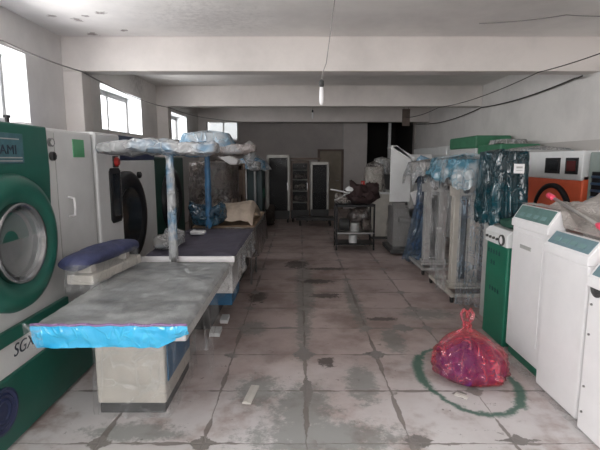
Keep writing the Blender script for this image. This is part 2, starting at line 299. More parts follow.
# ------------------------------------------------------------------ mesh helpers
class B:
    """collects shapes into one bmesh"""
    def __init__(s): s.bm = bmesh.new()
    def box(s, x0, x1, y0, y1, z0, z1, rot=None, piv=None):
        r = bmesh.ops.create_cube(s.bm, size=1.0)['verts']
        for v in r: v.co = Vector(((x0+x1)/2 + v.co.x*(x1-x0), (y0+y1)/2 + v.co.y*(y1-y0), (z0+z1)/2 + v.co.z*(z1-z0)))
        if rot: bmesh.ops.rotate(s.bm, verts=r, cent=piv or ((x0+x1)/2, (y0+y1)/2, (z0+z1)/2), matrix=rot)
        return s
    def tube(s, pts, r, n=10, caps=True):
        pts = [Vector(p) for p in pts]; rings = []; prev = None
        for i, p in enumerate(pts):
            t = (pts[min(i+1, len(pts)-1)] - pts[max(i-1, 0)]).normalized()
            if prev is None: a = t.orthogonal().normalized()
            else:
                a = prev - t*prev.dot(t); a = a.normalized() if a.length > 1e-6 else t.orthogonal().normalized()
            prev = a; b = t.cross(a); rr = r[i] if isinstance(r, (list, tuple)) else r
            rings.append([s.bm.verts.new(p + (a*math.cos(2*PI*k/n) + b*math.sin(2*PI*k/n))*rr) for k in range(n)])
        for i in range(len(rings)-1):
            for k in range(n): s.bm.faces.new((rings[i][k], rings[i][(k+1) % n], rings[i+1][(k+1) % n], rings[i+1][k]))
        if caps: s.bm.faces.new(rings[0][::-1]); s.bm.faces.new(rings[-1])
        return s
    def lathe(s, o, axis, prof, n=40, cap0=False, cap1=False):
        """prof = (radius, distance along axis)"""
        ax = Vector(axis).normalized(); a = ax.orthogonal().normalized(); b = ax.cross(a); o = Vector(o); rings = []
        for rr, h in prof:
            rings.append([s.bm.verts.new(o + ax*h + (a*math.cos(2*PI*k/n) + b*math.sin(2*PI*k/n))*max(rr, 1e-4)) for k in range(n)])
        for i in range(len(rings)-1):
            for k in range(n): s.bm.faces.new((rings[i][k], rings[i][(k+1) % n], rings[i+1][(k+1) % n], rings[i+1][k]))
        if cap0: s.bm.faces.new(rings[0][::-1])
        if cap1: s.bm.faces.new(rings[-1])
        return s
    def cyl(s, p0, p1, r, n=24): return s.tube([p0, p1], r, n)
    def prism(s, poly, axis, lo, hi):
        """poly in the two other axes, extruded along axis"""
        def P(a, b, h): return {'x': (h, a, b), 'y': (a, h, b), 'z': (a, b, h)}[axis]
        v0 = [s.bm.verts.new(P(a, b, lo)) for a, b in poly]; v1 = [s.bm.verts.new(P(a, b, hi)) for a, b in poly]
        s.bm.faces.new(v0); s.bm.faces.new(v1[::-1]); n = len(poly)
        for i in range(n): s.bm.faces.new((v0[i], v1[i], v1[(i+1) % n], v0[(i+1) % n]))
        return s
    def surf(s, nu, nv, fn, close=False):
        g = [[s.bm.verts.new(fn(i/(nu if close else nu-1), j/(nv-1))) for i in range(nu)] for j in range(nv)]
        for j in range(nv-1):
            for i in range(nu if close else nu-1):
                s.bm.faces.new((g[j][i], g[j][(i+1) % nu], g[j+1][(i+1) % nu], g[j+1][i]))
        return s
    def holewall(s, plane, a0, a1, z0, z1, lo, hi, holes):
        """wall slab along x (plane 'y') or along y (plane 'x'), thickness lo..hi, with rectangular openings"""
        A = sorted({a0, a1} | {h[0] for h in holes} | {h[1] for h in holes}); Z = sorted({z0, z1} | {h[2] for h in holes} | {h[3] for h in holes})
        for i in range(len(A)-1):
            for j in range(len(Z)-1):
                ca, cz = (A[i]+A[i+1])/2, (Z[j]+Z[j+1])/2
                if any(h[0] < ca < h[1] and h[2] < cz < h[3] for h in holes): continue
                if plane == 'x': s.box(lo, hi, A[i], A[i+1], Z[j], Z[j+1])
                else: s.box(A[i], A[i+1], lo, hi, Z[j], Z[j+1])
        bmesh.ops.remove_doubles(s.bm, verts=s.bm.verts, dist=1e-4)
        seen = {}
        for f in list(s.bm.faces):
            k = tuple(sorted(v.index for v in f.verts)) if False else tuple(sorted(tuple(round(c, 3) for c in v.co) for v in f.verts))
            seen.setdefault(k, []).append(f)
        dead = [f for v in seen.values() if len(v) > 1 for f in v]
        bmesh.ops.delete(s.bm, geom=dead, context='FACES')
        return s

ORG = {}
def obj(name, b, m, parent=None, bevel=0.0, smooth=False, seg=2, local=False):
    bm = b.bm
    root = parent
    while root is not None and root.parent is not None: root = root.parent
    if root is not None and root.name in ORG and not local:
        bmesh.ops.translate(bm, verts=bm.verts, vec=-ORG[root.name])
    bmesh.ops.recalc_face_normals(bm, faces=bm.faces)
    me = bpy.data.meshes.new(name); bm.to_mesh(me); bm.free()
    o = bpy.data.objects.new(name, me); C.objects.link(o); me.materials.append(m)
    if parent is not None: o.parent = parent
    if smooth: me.polygons.foreach_set('use_smooth', [True]*len(me.polygons))
    if bevel:
        md = o.modifiers.new('bevel', 'BEVEL'); md.width = bevel; md.segments = seg; md.limit_method = 'ANGLE'; md.angle_limit = 0.7
    return o
def tag(o, label, cat, group=None):
    o['label'] = label; o['category'] = cat
    if group: o['group'] = group
    return o
def thing(name, label, cat, loc=(0, 0, 0), rotz=0, group=None, world=True):
    """Empty at the base; with world=True its parts are given in world coordinates"""
    o = bpy.data.objects.new(name, None); C.objects.link(o); o.location = loc; o.rotation_euler = (0, 0, rotz)
    o.empty_display_size = 0.1
    if world: ORG[o.name] = Vector(loc)
    return tag(o, label, cat, group)
def struct(name, b, m, bevel=0, parent=None):
    o = obj(name, b, m, parent, bevel)
    if parent is None: o['kind'] = 'structure'
    return o
def text(name, s, m, parent, loc, rot, size, shear=0.0, extrude=0.001, align='CENTER', sx=1.0):
    cu = bpy.data.curves.new(name, 'FONT'); cu.body = s; cu.size = size; cu.extrude = extrude; cu.shear = shear; cu.align_x = align; cu.align_y = 'CENTER'
    o = bpy.data.objects.new(name, cu); C.objects.link(o); cu.materials.append(m)
    root = parent
    while root.parent is not None: root = root.parent
    bpy.context.view_layer.update()
    me = bpy.data.meshes.new_from_object(o.evaluated_get(bpy.context.evaluated_depsgraph_get()))
    bpy.data.objects.remove(o); bpy.data.curves.remove(cu)
    o = bpy.data.objects.new(name, me); C.objects.link(o)
    if not me.materials: me.materials.append(m)
    o.parent = parent; o.location = Vector(loc) - ORG.get(root.name, Vector()); o.rotation_euler = rot; o.scale = (sx, 1, 1)
    return o

def crease(p, s=1.0):
    d = noise.voronoi(Vector(p)*s)[0]
    return d[1] - d[0]
def fbm(p, s=1.0): return noise.fractal(Vector(p)*s, 0.7, 2.1, 4)

def wrap_b(cx, cy, z0, z1, w, d, seed=0, amp=0.03, flare=0.04, sq=6.0, nu=120, nv=26, dome=0.04, hem=0.04, top=True, lean=(0, 0), gather=None):
    """polythene pulled over a machine: rounded rectangular tube with folds that grow to the hem, creased top"""
    rnd = random.Random(seed)
    waves = [(rnd.randint(3, 22), rnd.uniform(0, 6.28), rnd.uniform(0.3, 1.0), rnd.uniform(-1.5, 1.5)) for _ in range(9)]
    off = Vector((seed*3.7, seed*1.3, 0))
    def fn(u, v):
        th = 2*PI*u; c, s_ = math.cos(th), math.sin(th)
        r = (abs(c)**sq + abs(s_)**sq)**(-1/sq)
        vv = min(v/0.8, 1.0); z = z0 + (z1 - z0)*vv
        k = 1.0
        if v > 0.8:
            if not top: k = 1.0
            else: k = 1 - ((v-0.8)/0.2)**1.2; k = max(k, 0.001)
        fold = sum(a*(abs(math.sin(n_*th/2 + ph + tw*vv)) - 0.5) for n_, ph, a, tw in waves)/3.0
        g = (1 - vv)*0.8 + 0.25
        x, y = c*r*w/2, s_*r*d/2
        p = Vector((cx + x, cy + y, z))
        cr = crease(p + off, 5.0)
        rr = 1 + flare*(1-vv)
        if gather: rr *= 1 - gather[1]*math.exp(-((z-gather[0])/gather[2])**2)
        dx = (fold*amp*2*g - (0.5 - cr)*amp*0.9)
        nx, ny = c, s_
        q = Vector((cx + x*rr*k + nx*dx*k + lean[0]*vv, cy + y*rr*k + ny*dx*k + lean[1]*vv, z))
        if v > 0.8: q.z = z1 + dome*(1-k) + (cr - 0.4)*amp*1.2
        elif vv < 0.12: q.z += hem*fbm((c*2, s_*2, seed), 1.3)*(1 - vv/0.12) - 0.0
        q.z = max(q.z, 0.004)
        return q
    return B().surf(nu, nv, fn, close=True)
def wrap(name, m, parent=None, **k):
    return obj(name, wrap_b(**k), m, parent, smooth=True)

def hang_b(p0, p1, ln, seed=0, amp=0.03, nu=60, nv=14, out=(0, 0)):
    """film hanging from the line p0-p1; ln(u) = length"""
    p0, p1 = Vector(p0), Vector(p1); d = (p1-p0); nrm = Vector((-d.y, d.x, 0)).normalized()
    def fn(u, v):
        p = p0 + d*u; L = ln(u)
        w = math.sin(u*23 + seed)*0.6 + math.sin(u*41 + seed*2 + v*2)*0.4 + 0.7*fbm((u*6, v*2, seed))
        q = p + nrm*(w*amp*(0.25+v)) + Vector((out[0], out[1], 0))*v
        q.z = max(p.z - L*v, 0.003)
        return q
    return B().surf(nu, nv, fn)

def cushion_b(x0, x1, y0, y1, z0, z1, seed=0, amp=0.01, n=40, sq=5.0):
    """soft slab with rumpled top"""
    def fn(u, v):
        th = 2*PI*u; c, s_ = math.cos(th), math.sin(th); ph = (v-0.5)*PI
        cp, sp_ = math.cos(ph), math.sin(ph)
        e = 2/sq
        f = lambda t: math.copysign(abs(t)**e, t)
        x = f(c)*abs(cp)**e; y = f(s_)*abs(cp)**e; z = f(sp_)
        p = Vector(((x0+x1)/2 + x*(x1-x0)/2, (y0+y1)/2 + y*(y1-y0)/2, (z0+z1)/2 + z*(z1-z0)/2))
        k = fbm(p + Vector((seed, 0, 0)), 4.0)*amp + (crease(p + Vector((seed, 0, 0)), 6)-0.4)*amp
        return p + Vector((x*k, y*k, k*1.5 if z > 0 else 0))
    return B().surf(n, n//2, fn, close=True)

RX = lambda a: Matrix.Rotation(a, 4, 'X')
RY = lambda a: Matrix.Rotation(a, 4, 'Y')
RZ = lambda a: Matrix.Rotation(a, 4, 'Z')

# ------------------------------------------------------------------ the setting
XL, XR, YB, YF, ZC = -3.0, 3.8, -3.0, 15.0, 3.15
struct('floor', B().box(XL-0.35, XR+0.3, YB-1.2, YF+3.2, -0.1, 0.0), M_floor)
struct('ceiling', B().box(XL-0.35, XR+0.3, YB-0.3, YF+3.2, ZC, ZC+0.15), M_ceil)
WIN = [(-0.5, 1.1, 1.55, 2.77), (-2.5, -1.3, 1.55, 2.77), (3.55, 5.13, 1.75, 2.77), (6.98, 8.74, 2.08, 2.77), (10.62, 12.2, 2.1, 2.74)]
struct('wall_left', B().holewall('x', YB, YF, 0, ZC, XL-0.35, XL, WIN), M_wall)
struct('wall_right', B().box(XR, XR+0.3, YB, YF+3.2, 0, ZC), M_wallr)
BACKH = [(-3.0, -2.02, 2.25, 2.95), (2.20, 3.74, 0.0, 2.95), (0.62, 1.40, 0.0, 1.93)]
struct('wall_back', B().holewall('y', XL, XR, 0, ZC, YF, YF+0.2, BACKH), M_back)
struct('wall_rear', B().holewall('y', XL, XR, 0, ZC, YB-0.3, YB, [(-2.6, 0.6, 1.4, 2.7)]), M_wall)
# unlit store beyond the opening in the far wall
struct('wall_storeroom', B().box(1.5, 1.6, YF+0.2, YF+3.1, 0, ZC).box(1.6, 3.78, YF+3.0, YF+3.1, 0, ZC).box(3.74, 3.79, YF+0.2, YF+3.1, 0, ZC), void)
# beams and pilasters
for y in (-1.75, 2.12, 5.90, 9.65, 13.52):
    struct('trim_beam', B().box(XL, XR, y, y+0.25, 2.73, ZC), M_beam, 0.008)
    struct('trim_pilaster', B().box(XL, XL+0.24, y+0.0, y+0.25, 0, 2.73), M_beam, 0.008)
# windows
for i, (a, b_, z0, z1) in enumerate(WIN):
    X0, X1 = XL-0.33, XL-0.27
    w = struct('window_%d' % (i+1), B().box(X0, X1, a, b_, z0, z0+0.05).box(X0, X1, a, b_, z1-0.05, z1).box(X0, X1, a, a+0.05, z0, z1).box(X0, X1, b_-0.05, b_, z0, z1)
           .box(X0, X1, (a+b_)/2-0.03, (a+b_)/2+0.03, z0, z1).box(X0+0.005, X1-0.005, a, b_, *((z0+(z1-z0)*0.30-0.02, z0+(z1-z0)*0.30+0.02) if i < 3 else (z1-0.09, z1-0.05))), winframe, 0.004)
    obj('pane', B().box(XL-0.312, XL-0.308, a+0.03, b_-0.03, z0+0.03, z1-0.03), g_win, w)
    rv = B().box(XL-0.26, XL-0.005, a, a+0.006, z0, z1).box(XL-0.26, XL-0.005, b_-0.006, b_, z0, z1).box(XL-0.26, XL-0.005, a, b_, z1-0.006, z1).box(XL-0.26, XL+0.01, a, b_, z0, z0+0.008)
    obj('window_reveal', rv, M_reveal, w)
w = struct('window_5', B().box(-3.0, -2.02, YF+0.05, YF+0.1, 2.25, 2.30).box(-3.0, -2.02, YF+0.05, YF+0.1, 2.9, 2.95).box(-2.07, -2.02, YF+0.05, YF+0.1, 2.25, 2.95).box(-2.53, -2.49, YF+0.05, YF+0.1, 2.25, 2.95), white)
obj('pane', B().box(-3.0, -2.04, YF+0.07, YF+0.076, 2.27, 2.93), g_frost, w)
d = struct('door_1', B().box(0.66, 1.36, YF-0.02, YF+0.05, 0.0, 1.90).box(0.72, 0.98, YF-0.028, YF-0.02, 1.0, 1.8).box(1.04, 1.30, YF-0.028, YF-0.02, 1.0, 1.8).box(0.72, 1.30, YF-0.028, YF-0.02, 0.15, 0.85), doorm, 0.004)
obj('door_frame', B().box(0.58, 0.66, YF-0.04, YF+0.1, 0, 1.97).box(1.36, 1.44, YF-0.04, YF+0.1, 0, 1.97).box(0.58, 1.44, YF-0.04, YF+0.1, 1.90, 1.97), rust, d, 0.004)
obj('door_handle', B().cyl((1.28, YF-0.02, 0.95), (1.28, YF-0.07, 0.95), 0.012).cyl((1.28, YF-0.07, 0.95), (1.18, YF-0.07, 0.95), 0.01), steel, d)
struct('trim_post', B().box(2.89, 2.97, YF-0.06, YF+0.06, 0, 2.95), white, 0.005)
struct('trim_pier', B().box(1.425, 2.20, YF-0.015, YF, 0, ZC), plaster('limewash_pier', (0.60, 0.56, 0.54)))
struct('trim_wall_joint', B().box(1.40, 1.425, YF-0.02, YF+0.01, 0, ZC), greyw)
struct('trim_frame', B().box(-2.6, 0.6, YB-0.3, YB, 2.7, 2.72), white)

# ------------------------------------------------------------------ green and white dry cleaning machine, near the entrance
FX = -1.65
t = thing('dry_cleaning_machine', 'green and white dry cleaning machine with big chrome porthole door', 'laundry machine', (-2.3, 2.6, 0))
obj('cabinet', B().box(-2.92, FX, 1.3, 3.62, 0.0, 1.83), white, t, 0.02)
obj('upper_panel', B().prism([(1.3, 1.16), (2.93, 1.16), (2.96, 1.55), (2.95, 1.83), (1.3, 1.83)], 'x', FX-0.01, FX+0.02), green, t, 0.01)
obj('lower_panel', B().box(FX-0.01, FX+0.02, 1.3, 3.60, 0.02, 0.415), green, t, 0.01)
obj('trim_strip', B().box(FX, FX+0.035, 1.3, 3.04, 0.60, 0.68), green, t, 0.008)
DC = (FX, 2.50, 1.155)
door = obj('porthole_door', B().lathe(DC, (1, 0, 0), [(0.39, -0.02), (0.39, 0.05), (0.37, 0.085), (0.33, 0.10), (0.27, 0.09), (0.235, 0.06), (0.22, 0.06)], 64), green, t, smooth=True)
obj('door_ring', B().lathe(DC, (1, 0, 0), [(0.232, 0.055), (0.230, 0.09), (0.22, 0.10), (0.208, 0.09), (0.19, 0.06)], 64), chrome, door, smooth=True)
obj('door_glass', B().lathe(DC, (1, 0, 0), [(0.19, 0.085), (0.17, 0.055), (0.13, 0.035), (0.07, 0.02), (0.001, 0.015)], 64), g_port, door, smooth=True)
obj('drum', B().lathe(DC, (1, 0, 0), [(0.19, 0.03), (0.14, -0.0), (0.11, 0.008), (0.001, 0.008)], 40), steel, door, smooth=True)
obj('door_hinge', B().box(FX, FX+0.09, 2.10, 2.16, 1.0, 1.26), steel, door, 0.006)
for y, z, r in ((3.01, 1.735, 0.028), (3.02, 1.645, 0.03)):
    g = obj('gauge', B().lathe((FX, y, z), (1, 0, 0), [(r, 0), (r, 0.02), (r*0.85, 0.024), (r*0.8, 0.016), (0.001, 0.016)], 28), chrome if z > 1.7 else dgrey, t, smooth=False)
    obj('gauge_dial', B().lathe((FX, y, z), (1, 0, 0), [(r*0.78, 0.018), (0.001, 0.018)], 24), white if z > 1.7 else black, g)
obj('sticker', B().box(FX, FX+0.004, 3.31, 3.48, 1.64, 1.77), sticker, t)
h = obj('door_handle', B().tube([(FX, 3.20, 1.22), (FX+0.04, 3.20, 1.23), (FX+0.045, 3.20, 1.29), (FX+0.04, 3.20, 1.35), (FX, 3.20, 1.36)], 0.009, 10), white_b, t, smooth=True)
obj('panel_seam', B().box(FX, FX+0.003, 3.62-0.008, 3.62-0.002, 0.45, 1.80).box(FX, FX+0.003, 3.06, 3.066, 0.45, 1.80), greyw, t)
obj('round_vent', B().lathe((FX+0.02, 2.29, 0.255), (1, 0, 0), [(0.13, 0), (0.13, 0.012), (0.115, 0.014), (0.10, 0.006), (0.09, 0.012), (0.075, 0.006), (0.06, 0.012), (0.045, 0.006), (0.001, 0.008)], 40), navy, t)
pl = obj('nameplate', B().box(FX+0.02, FX+0.026, 2.34, 2.68, 1.60, 1.77), plate, t, 0.002)
text('lettering', 'AMI', ink, pl, (FX+0.027, 2.54, 1.675), (PI/2, 0, PI/2), 0.075, sx=1.2)
obj('printed_lines', B().box(FX+0.026, FX+0.028, 2.38, 2.66, 1.63, 1.636).box(FX+0.026, FX+0.028, 2.38, 2.64, 1.735, 1.741).box(FX+0.026, FX+0.028, 2.38, 2.66, 1.612, 1.618), greyw, pl)
text('model_lettering', 'SGX-', ink, t, (FX+0.002, 2.57, 0.525), (PI/2, 0, PI/2), 0.105, shear=0.3, sx=1.0)
obj('pipe_fitting', B().cyl((-1.75, 2.75, 1.83), (-1.75, 2.75, 1.87), 0.012).cyl((-1.75, 2.75, 1.87), (-1.75, 2.75, 1.885), 0.02), black, t)
obj('filter_cap', B().lathe((-2.15, 3.52, 1.83), (0, 0, 1), [(0.09, 0), (0.09, 0.06), (0.07, 0.075), (0.001, 0.075)], 24), white_b, t, 0.002)

# white and navy washer with tall black window
t = thing('industrial_washer', 'white washer with navy porthole rim, tall black window and red button', 'laundry machine', (-2.3, 4.6, 0))
obj('cabinet', B().box(-2.90, -1.76, 4.17, 5.50, 0.0, 1.62), white, t, 0.015)
obj('top_band', B().box(-2.90, -1.755, 4.17, 5.50, 1.62, 1.86), navy, t, 0.01)
obj('control_column', B().box(-2.90, -1.64, 3.66, 4.16, 0.0, 1.845), white, t, 0.02)
obj('tall_window', B().prism([(3.87 + 0.03*(1 if c < 0 else -1)*0 + 0.0, z) if False else (y, z) for c, y, z in
    [(0, 3.88, 1.10), (0, 3.91, 1.07), (0, 4.08, 1.07), (0, 4.11, 1.10), (0, 4.11, 1.52), (0, 4.08, 1.55), (0, 3.91, 1.55), (0, 3.88, 1.52)]], 'x', -1.645, -1.628), black, t, 0.004)
obj('window_slot', B().box(-1.63, -1.624, 3.93, 4.06, 1.13, 1.50), screenm, t)
obj('red_button', B().lathe((-1.64, 4.03, 1.605), (1, 0, 0), [(0.042, 0), (0.042, 0.02), (0.03, 0.035), (0.001, 0.037)], 24), red, t)
obj('button_plate', B().box(-1.642, -1.632, 3.975, 4.085, 1.555, 1.655), dgrey, t)
pd = obj('porthole_door', B().lathe((-1.75, 4.52, 1.05), (1, 0, 0), [(0.46, -0.01), (0.46, 0.04), (0.43, 0.06), (0.33, 0.06), (0.29, 0.03)], 56), black, t, smooth=True)
obj('door_glass', B().lathe((-1.75, 4.52, 1.05), (1, 0, 0), [(0.30, 0.045), (0.2, 0.03), (0.001, 0.02)], 48), screenm, pd, smooth=True)
obj('lock_knob', B().lathe((-1.76, 4.91, 1.46), (1, 0, 0), [(0.035, 0), (0.035, 0.03), (0.02, 0.04), (0.001, 0.04)], 20), black, t)

# green washer beyond
t = thing('industrial_washer', 'dark green washer with dark porthole, third machine along the window wall', 'laundry machine', (-2.3, 6.3, 0))
obj('cabinet', B().box(-2.90, -1.80, 5.62, 7.0, 0.0, 1.66), mat('dull_dark_green_enamel', (0.012, 0.06, 0.045), 0.45), t, 0.02)
obj('service_panel', B().box(-1.802, -1.79, 5.66, 6.98, 0.05, 0.5), dgrey, t, 0.004)
pd = obj('porthole_door', B().lathe((-1.80, 6.25, 1.08), (1, 0, 0), [(0.42, -0.01), (0.42, 0.05), (0.38, 0.07), (0.29, 0.06), (0.26, 0.02)], 48), black, t, smooth=True)
obj('door_glass', B().lathe((-1.80, 6.25, 1.08), (1, 0, 0), [(0.27, 0.04), (0.15, 0.025), (0.001, 0.02)], 40), g_port, pd, smooth=True)

# ------------------------------------------------------------------ ironing tables
def ironing_table(y0, y1, label, m_top, front, glabel='steam ironing tables along the left row'):
    x0, x1, zt = -1.36, -0.57, 0.80
    t = thing('ironing_table', label, 'ironing table', (-0.96, (y0+y1)/2, 0), group=None)
    def top(u, v):
        x = x0 + (x1-x0)*u; y = y0 + (y1-y0)*v
        ed = min(u, 1-u)*(x1-x0); ed = min(ed, min(v, 1-v)*(y1-y0))
        z = zt + 0.012*fbm((x, y, y0), 2.5) + 0.02*(crease((x, y, y0), 4.0)-0.4)*0.6 - (0.02 if ed < 0.012 else 0)
        return Vector((x, y, z))
    obj('table_top', B().box(x0+0.01, x1-0.01, y0+0.01, y1-0.01, zt-0.10, zt-0.02), greyw, t, 0.01)
    cv = obj('cover', B().surf(48, 70, top), m_top, t, smooth=True)
    return t, cv
t, cv = ironing_table(2.18, 3.60, 'near ironing table with grey cover, bright blue front edge and wrapped white pedestal', greypad, cyan)
T1 = t
fr = obj('blue_front_film', B().surf(60, 12, lambda u, v: Vector((-1.355 + 0.79*u, 2.160 - 0.006*math.sin(u*9) + 0.012*fbm((u*8, v*2, 1)) + (0.035*v*v), 0.797 - 0.130*v + (0.075*max(0, u-0.8)*5*v if u > 0.8 else 0.0)))), cyan, t, smooth=True)
obj('violet_edge', B().tube([(-1.35 + 0.785*k/24, 2.157 + 0.003*math.sin(k), 0.803 + 0.003*math.sin(k*1.7)) for k in range(25)], 0.007, 8), violet, t, smooth=True)
obj('corner_film', B().surf(14, 10, lambda u, v: Vector((-1.385 + 0.09*u, 2.150 + 0.006*math.sin(u*14), 0.812 - 0.135*v))), f_clear, t, smooth=True)
ped = obj('pedestal', B().box(-1.30, -0.86, 2.70, 3.35, 0.07, 0.70), cream, t, 0.012)
obj('pedestal_base', B().box(-1.29, -0.87, 2.71, 3.34, 0.0, 0.07), dgrey, ped, 0.005)
obj('pedestal_side_panel', B().box(-0.858, -0.85, 2.74, 3.30, 0.20, 0.70), blue, ped, 0.003)
wrap('pedestal_film', f_clear, ped, cx=-1.07, cy=3.02, z0=0.01, z1=0.69, w=0.50, d=0.72, seed=3, amp=0.014, flare=0.05, sq=9, top=False, hem=0.02)
obj('hanging_film', hang_b((-0.562, 2.17, 0.80), (-0.556, 3.60, 0.80), lambda u: 0.10 + 0.16*abs(math.sin(u*4.2+0.5))**2 + (0.22 if 0.22 < u < 0.36 else 0)*math.sin((u-0.22)/0.14*PI), 2, 0.02, 90, 14, out=(0.03, 0)), f_clear, t, smooth=True)
# sleeve board bolted to the left edge of the table
sb = obj('sleeve_board', B().prism([(-1.52, 2.85), (-1.34, 2.83), (-1.26, 3.50), (-1.42, 3.52)], 'z', 0.815, 0.88), cream, t, 0.008)
def pad_fn(u, v):
    th = 2*PI*u; s_ = v; cx = -1.465 + 0.13*s_; cy = 2.78 + 0.76*s_
    w = 0.115*(1 - 0.25*s_)*(max(0.0, math.sin(PI*min(max(s_, 0.0), 1.0)))**0.14); h_ = 0.06*(max(0.0, math.sin(PI*s_))**0.16) + 0.0001
    k = 0.006*fbm((u*4, v*6, 2))
    return Vector((cx + (w+k)*math.cos(th), cy, 0.955 + 0.02*math.sin(PI*s_) + (h_+k)*math.sin(th)))
obj('sleeve_pad', B().surf(40, 30, pad_fn, close=True), bluepad, sb, smooth=True)
obj('sleeve_arm', B().box(-1.47, -1.38, 2.90, 2.98, 0.87, 0.93), cream, sb, 0.006)
obj('sleeve_arm', B().box(-1.40, -1.32, 3.34, 3.42, 0.87, 0.93), cream, sb, 0.006)
wrap('sleeve_film', f_clear, sb, cx=-1.39, cy=3.16, z0=0.80, z1=0.97, w=0.24, d=0.80, seed=5, amp=0.012, sq=5, top=False, hem=0.0, nu=80, nv=10)

t, cv = ironing_table(3.82, 5.40, 'second ironing table, with dark purple grey cover and white front edge', purplepad, white)
T2 = t
obj('front_edge', B().box(-1.37, -0.565, 3.80, 3.825, 0.745, 0.795), white_b, t, 0.005)
ped = obj('control_box', B().box(-1.15, -0.62, 4.02, 4.62, 0.40, 0.70), white, t, 0.01)
obj('blue_lower_box', B().box(-1.13, -0.64, 4.10, 4.60, 0.26, 0.40), blue, ped, 0.006)
obj('pedestal', B().box(-1.28, -0.86, 4.15, 4.95, 0.0, 0.70), dgrey, t, 0.01)
obj('motor', B().lathe((-0.86, 4.80, 0.52), (1, 0, 0), [(0.001, 0), (0.10, 0.0), (0.12, 0.03), (0.12, 0.22), (0.09, 0.25), (0.001, 0.25)], 28), black, t)
obj('foot_pedal', B().box(-0.80, -0.72, 4.3, 4.44, 0.01, 0.05, RX(0.1)), white, t, 0.005)
obj('foot_pedal', B().box(-0.84, -0.74, 3.96, 4.10, 0.01, 0.05, RX(0.1)), white, t, 0.005)
obj('hanging_film', hang_b((-0.562, 3.85, 0.79), (-0.556, 5.38, 0.79), lambda u: 0.14 + 0.10*abs(math.sin(u*5+1)), 5, 0.015, 70, 10, out=(0.02, 0)), f_milky, t, smooth=True)

t, cv = ironing_table(5.60, 7.25, 'third ironing table, dark brown wrapped, carrying a beige folded cover', brown, white)
obj('pedestal', B().box(-1.28, -0.80, 5.9, 6.9, 0.0, 0.70), dgrey, t, 0.01)
obj('leg_frame', B().cyl((-0.64, 5.75, 0), (-0.64, 5.75, 0.7), 0.014, 8).cyl((-0.64, 6.4, 0), (-0.64, 6.4, 0.7), 0.014, 8).cyl((-0.64, 5.75, 0.45), (-0.64, 6.4, 0.45), 0.012, 8).cyl((-0.64, 5.75, 0.12), (-0.64, 6.4, 0.12), 0.012, 8), steel, t)
wrap('hanging_film', f_dark, t, cx=-0.965, cy=6.42, z0=0.40, z1=0.78, w=0.86, d=1.72, seed=8, amp=0.02, sq=8, top=False)

# wrapped gantries over the tables
def gantry(y, xs, zt, w0, w1, label, pole_m, arm_m, seed, thick=0.10, base=0.8):
    t = thing('steam_gantry', label, 'ironing gantry', (xs, y, 0), group=None)
    obj('pole', B().cyl((xs, y, 0.0), (xs, y, zt-0.03), 0.022, 14).box(xs-0.06, xs+0.06, y-0.05, y+0.05, 0.0, 0.03), steel, t)
    wrap('pole_film', pole_m, t, cx=xs, cy=y, z0=base+0.01, z1=zt-0.03, w=0.062, d=0.062, seed=seed, amp=0.008, sq=3, top=False, nu=36, nv=40)
    obj('overhead_rail', B().box(w0+0.02, w1-0.02, y-0.02, y+0.02, zt+0.0, zt+0.05), steel, t, 0.004)
    def fn(u, v):
        th = 2*PI*v; x = w0 + (w1-w0)*u; e = max(math.sin(PI*min(max(u, 0.0), 1.0)), 0.0)**0.14
        k = 0.025*fbm((x*2.5, math.cos(th), math.sin(th)+seed), 1.6) + 0.03*(crease((x, math.cos(th)*0.3, math.sin(th)*0.3 + seed), 5)-0.4)
        c, s_ = math.cos(th), math.sin(th)
        return Vector((x, y + (0.20*math.copysign(abs(c)**0.6, c) + k*c)*e, zt + 0.03 + (thick*0.62*math.copysign(abs(s_)**0.6, s_) + k)*e + 0.012*math.sin(x*9)))
    obj('rail_film', B().surf(90, 40, fn), arm_m, t, smooth=True)
    return t
gantry(3.70, -1.06, 1.695, -1.61, -0.66, 'wrapped overhead rail on the striped plastic pole behind the near ironing table', f_pole, f_blue, 11, thick=0.085)
gantry(5.48, -1.12, 1.72, -1.50, -0.52, 'wrapped overhead rail on the deep blue pole between second and third ironing tables', mat('deep_blue_film', (0.03, 0.13, 0.27), 0.35, dirt=0.5, bump=0.6), f_pinkish, 12, thick=0.10)

# raised blue wrapped box on the second rail
t = tag(wrap('wrapped_lamp_box', f_pale, None, cx=-1.12, cy=5.52, z0=1.80, z1=1.94, w=0.54, d=0.34, seed=21, amp=0.02, flare=0.2, sq=4, nu=70, nv=14),
        'pale blue plastic wrapped box lying on the second overhead rail', 'wrapped box')
t = tag(obj('film_bundle', B().surf(30, 20, lambda u, v: Vector((-0.62 + 0.10*math.sin(PI*v)**0.5*math.cos(2*PI*u)*(1-0.4*v), 5.55 + 0.08*math.sin(2*PI*u)*math.sin(PI*v)**0.5, 1.84 - 0.30*v + 0.02*fbm((u*5, v*5, 0)))), close=True), f_milky, None, smooth=True),
        'crumpled clear film bundle hanging from the second overhead rail', 'plastic film')

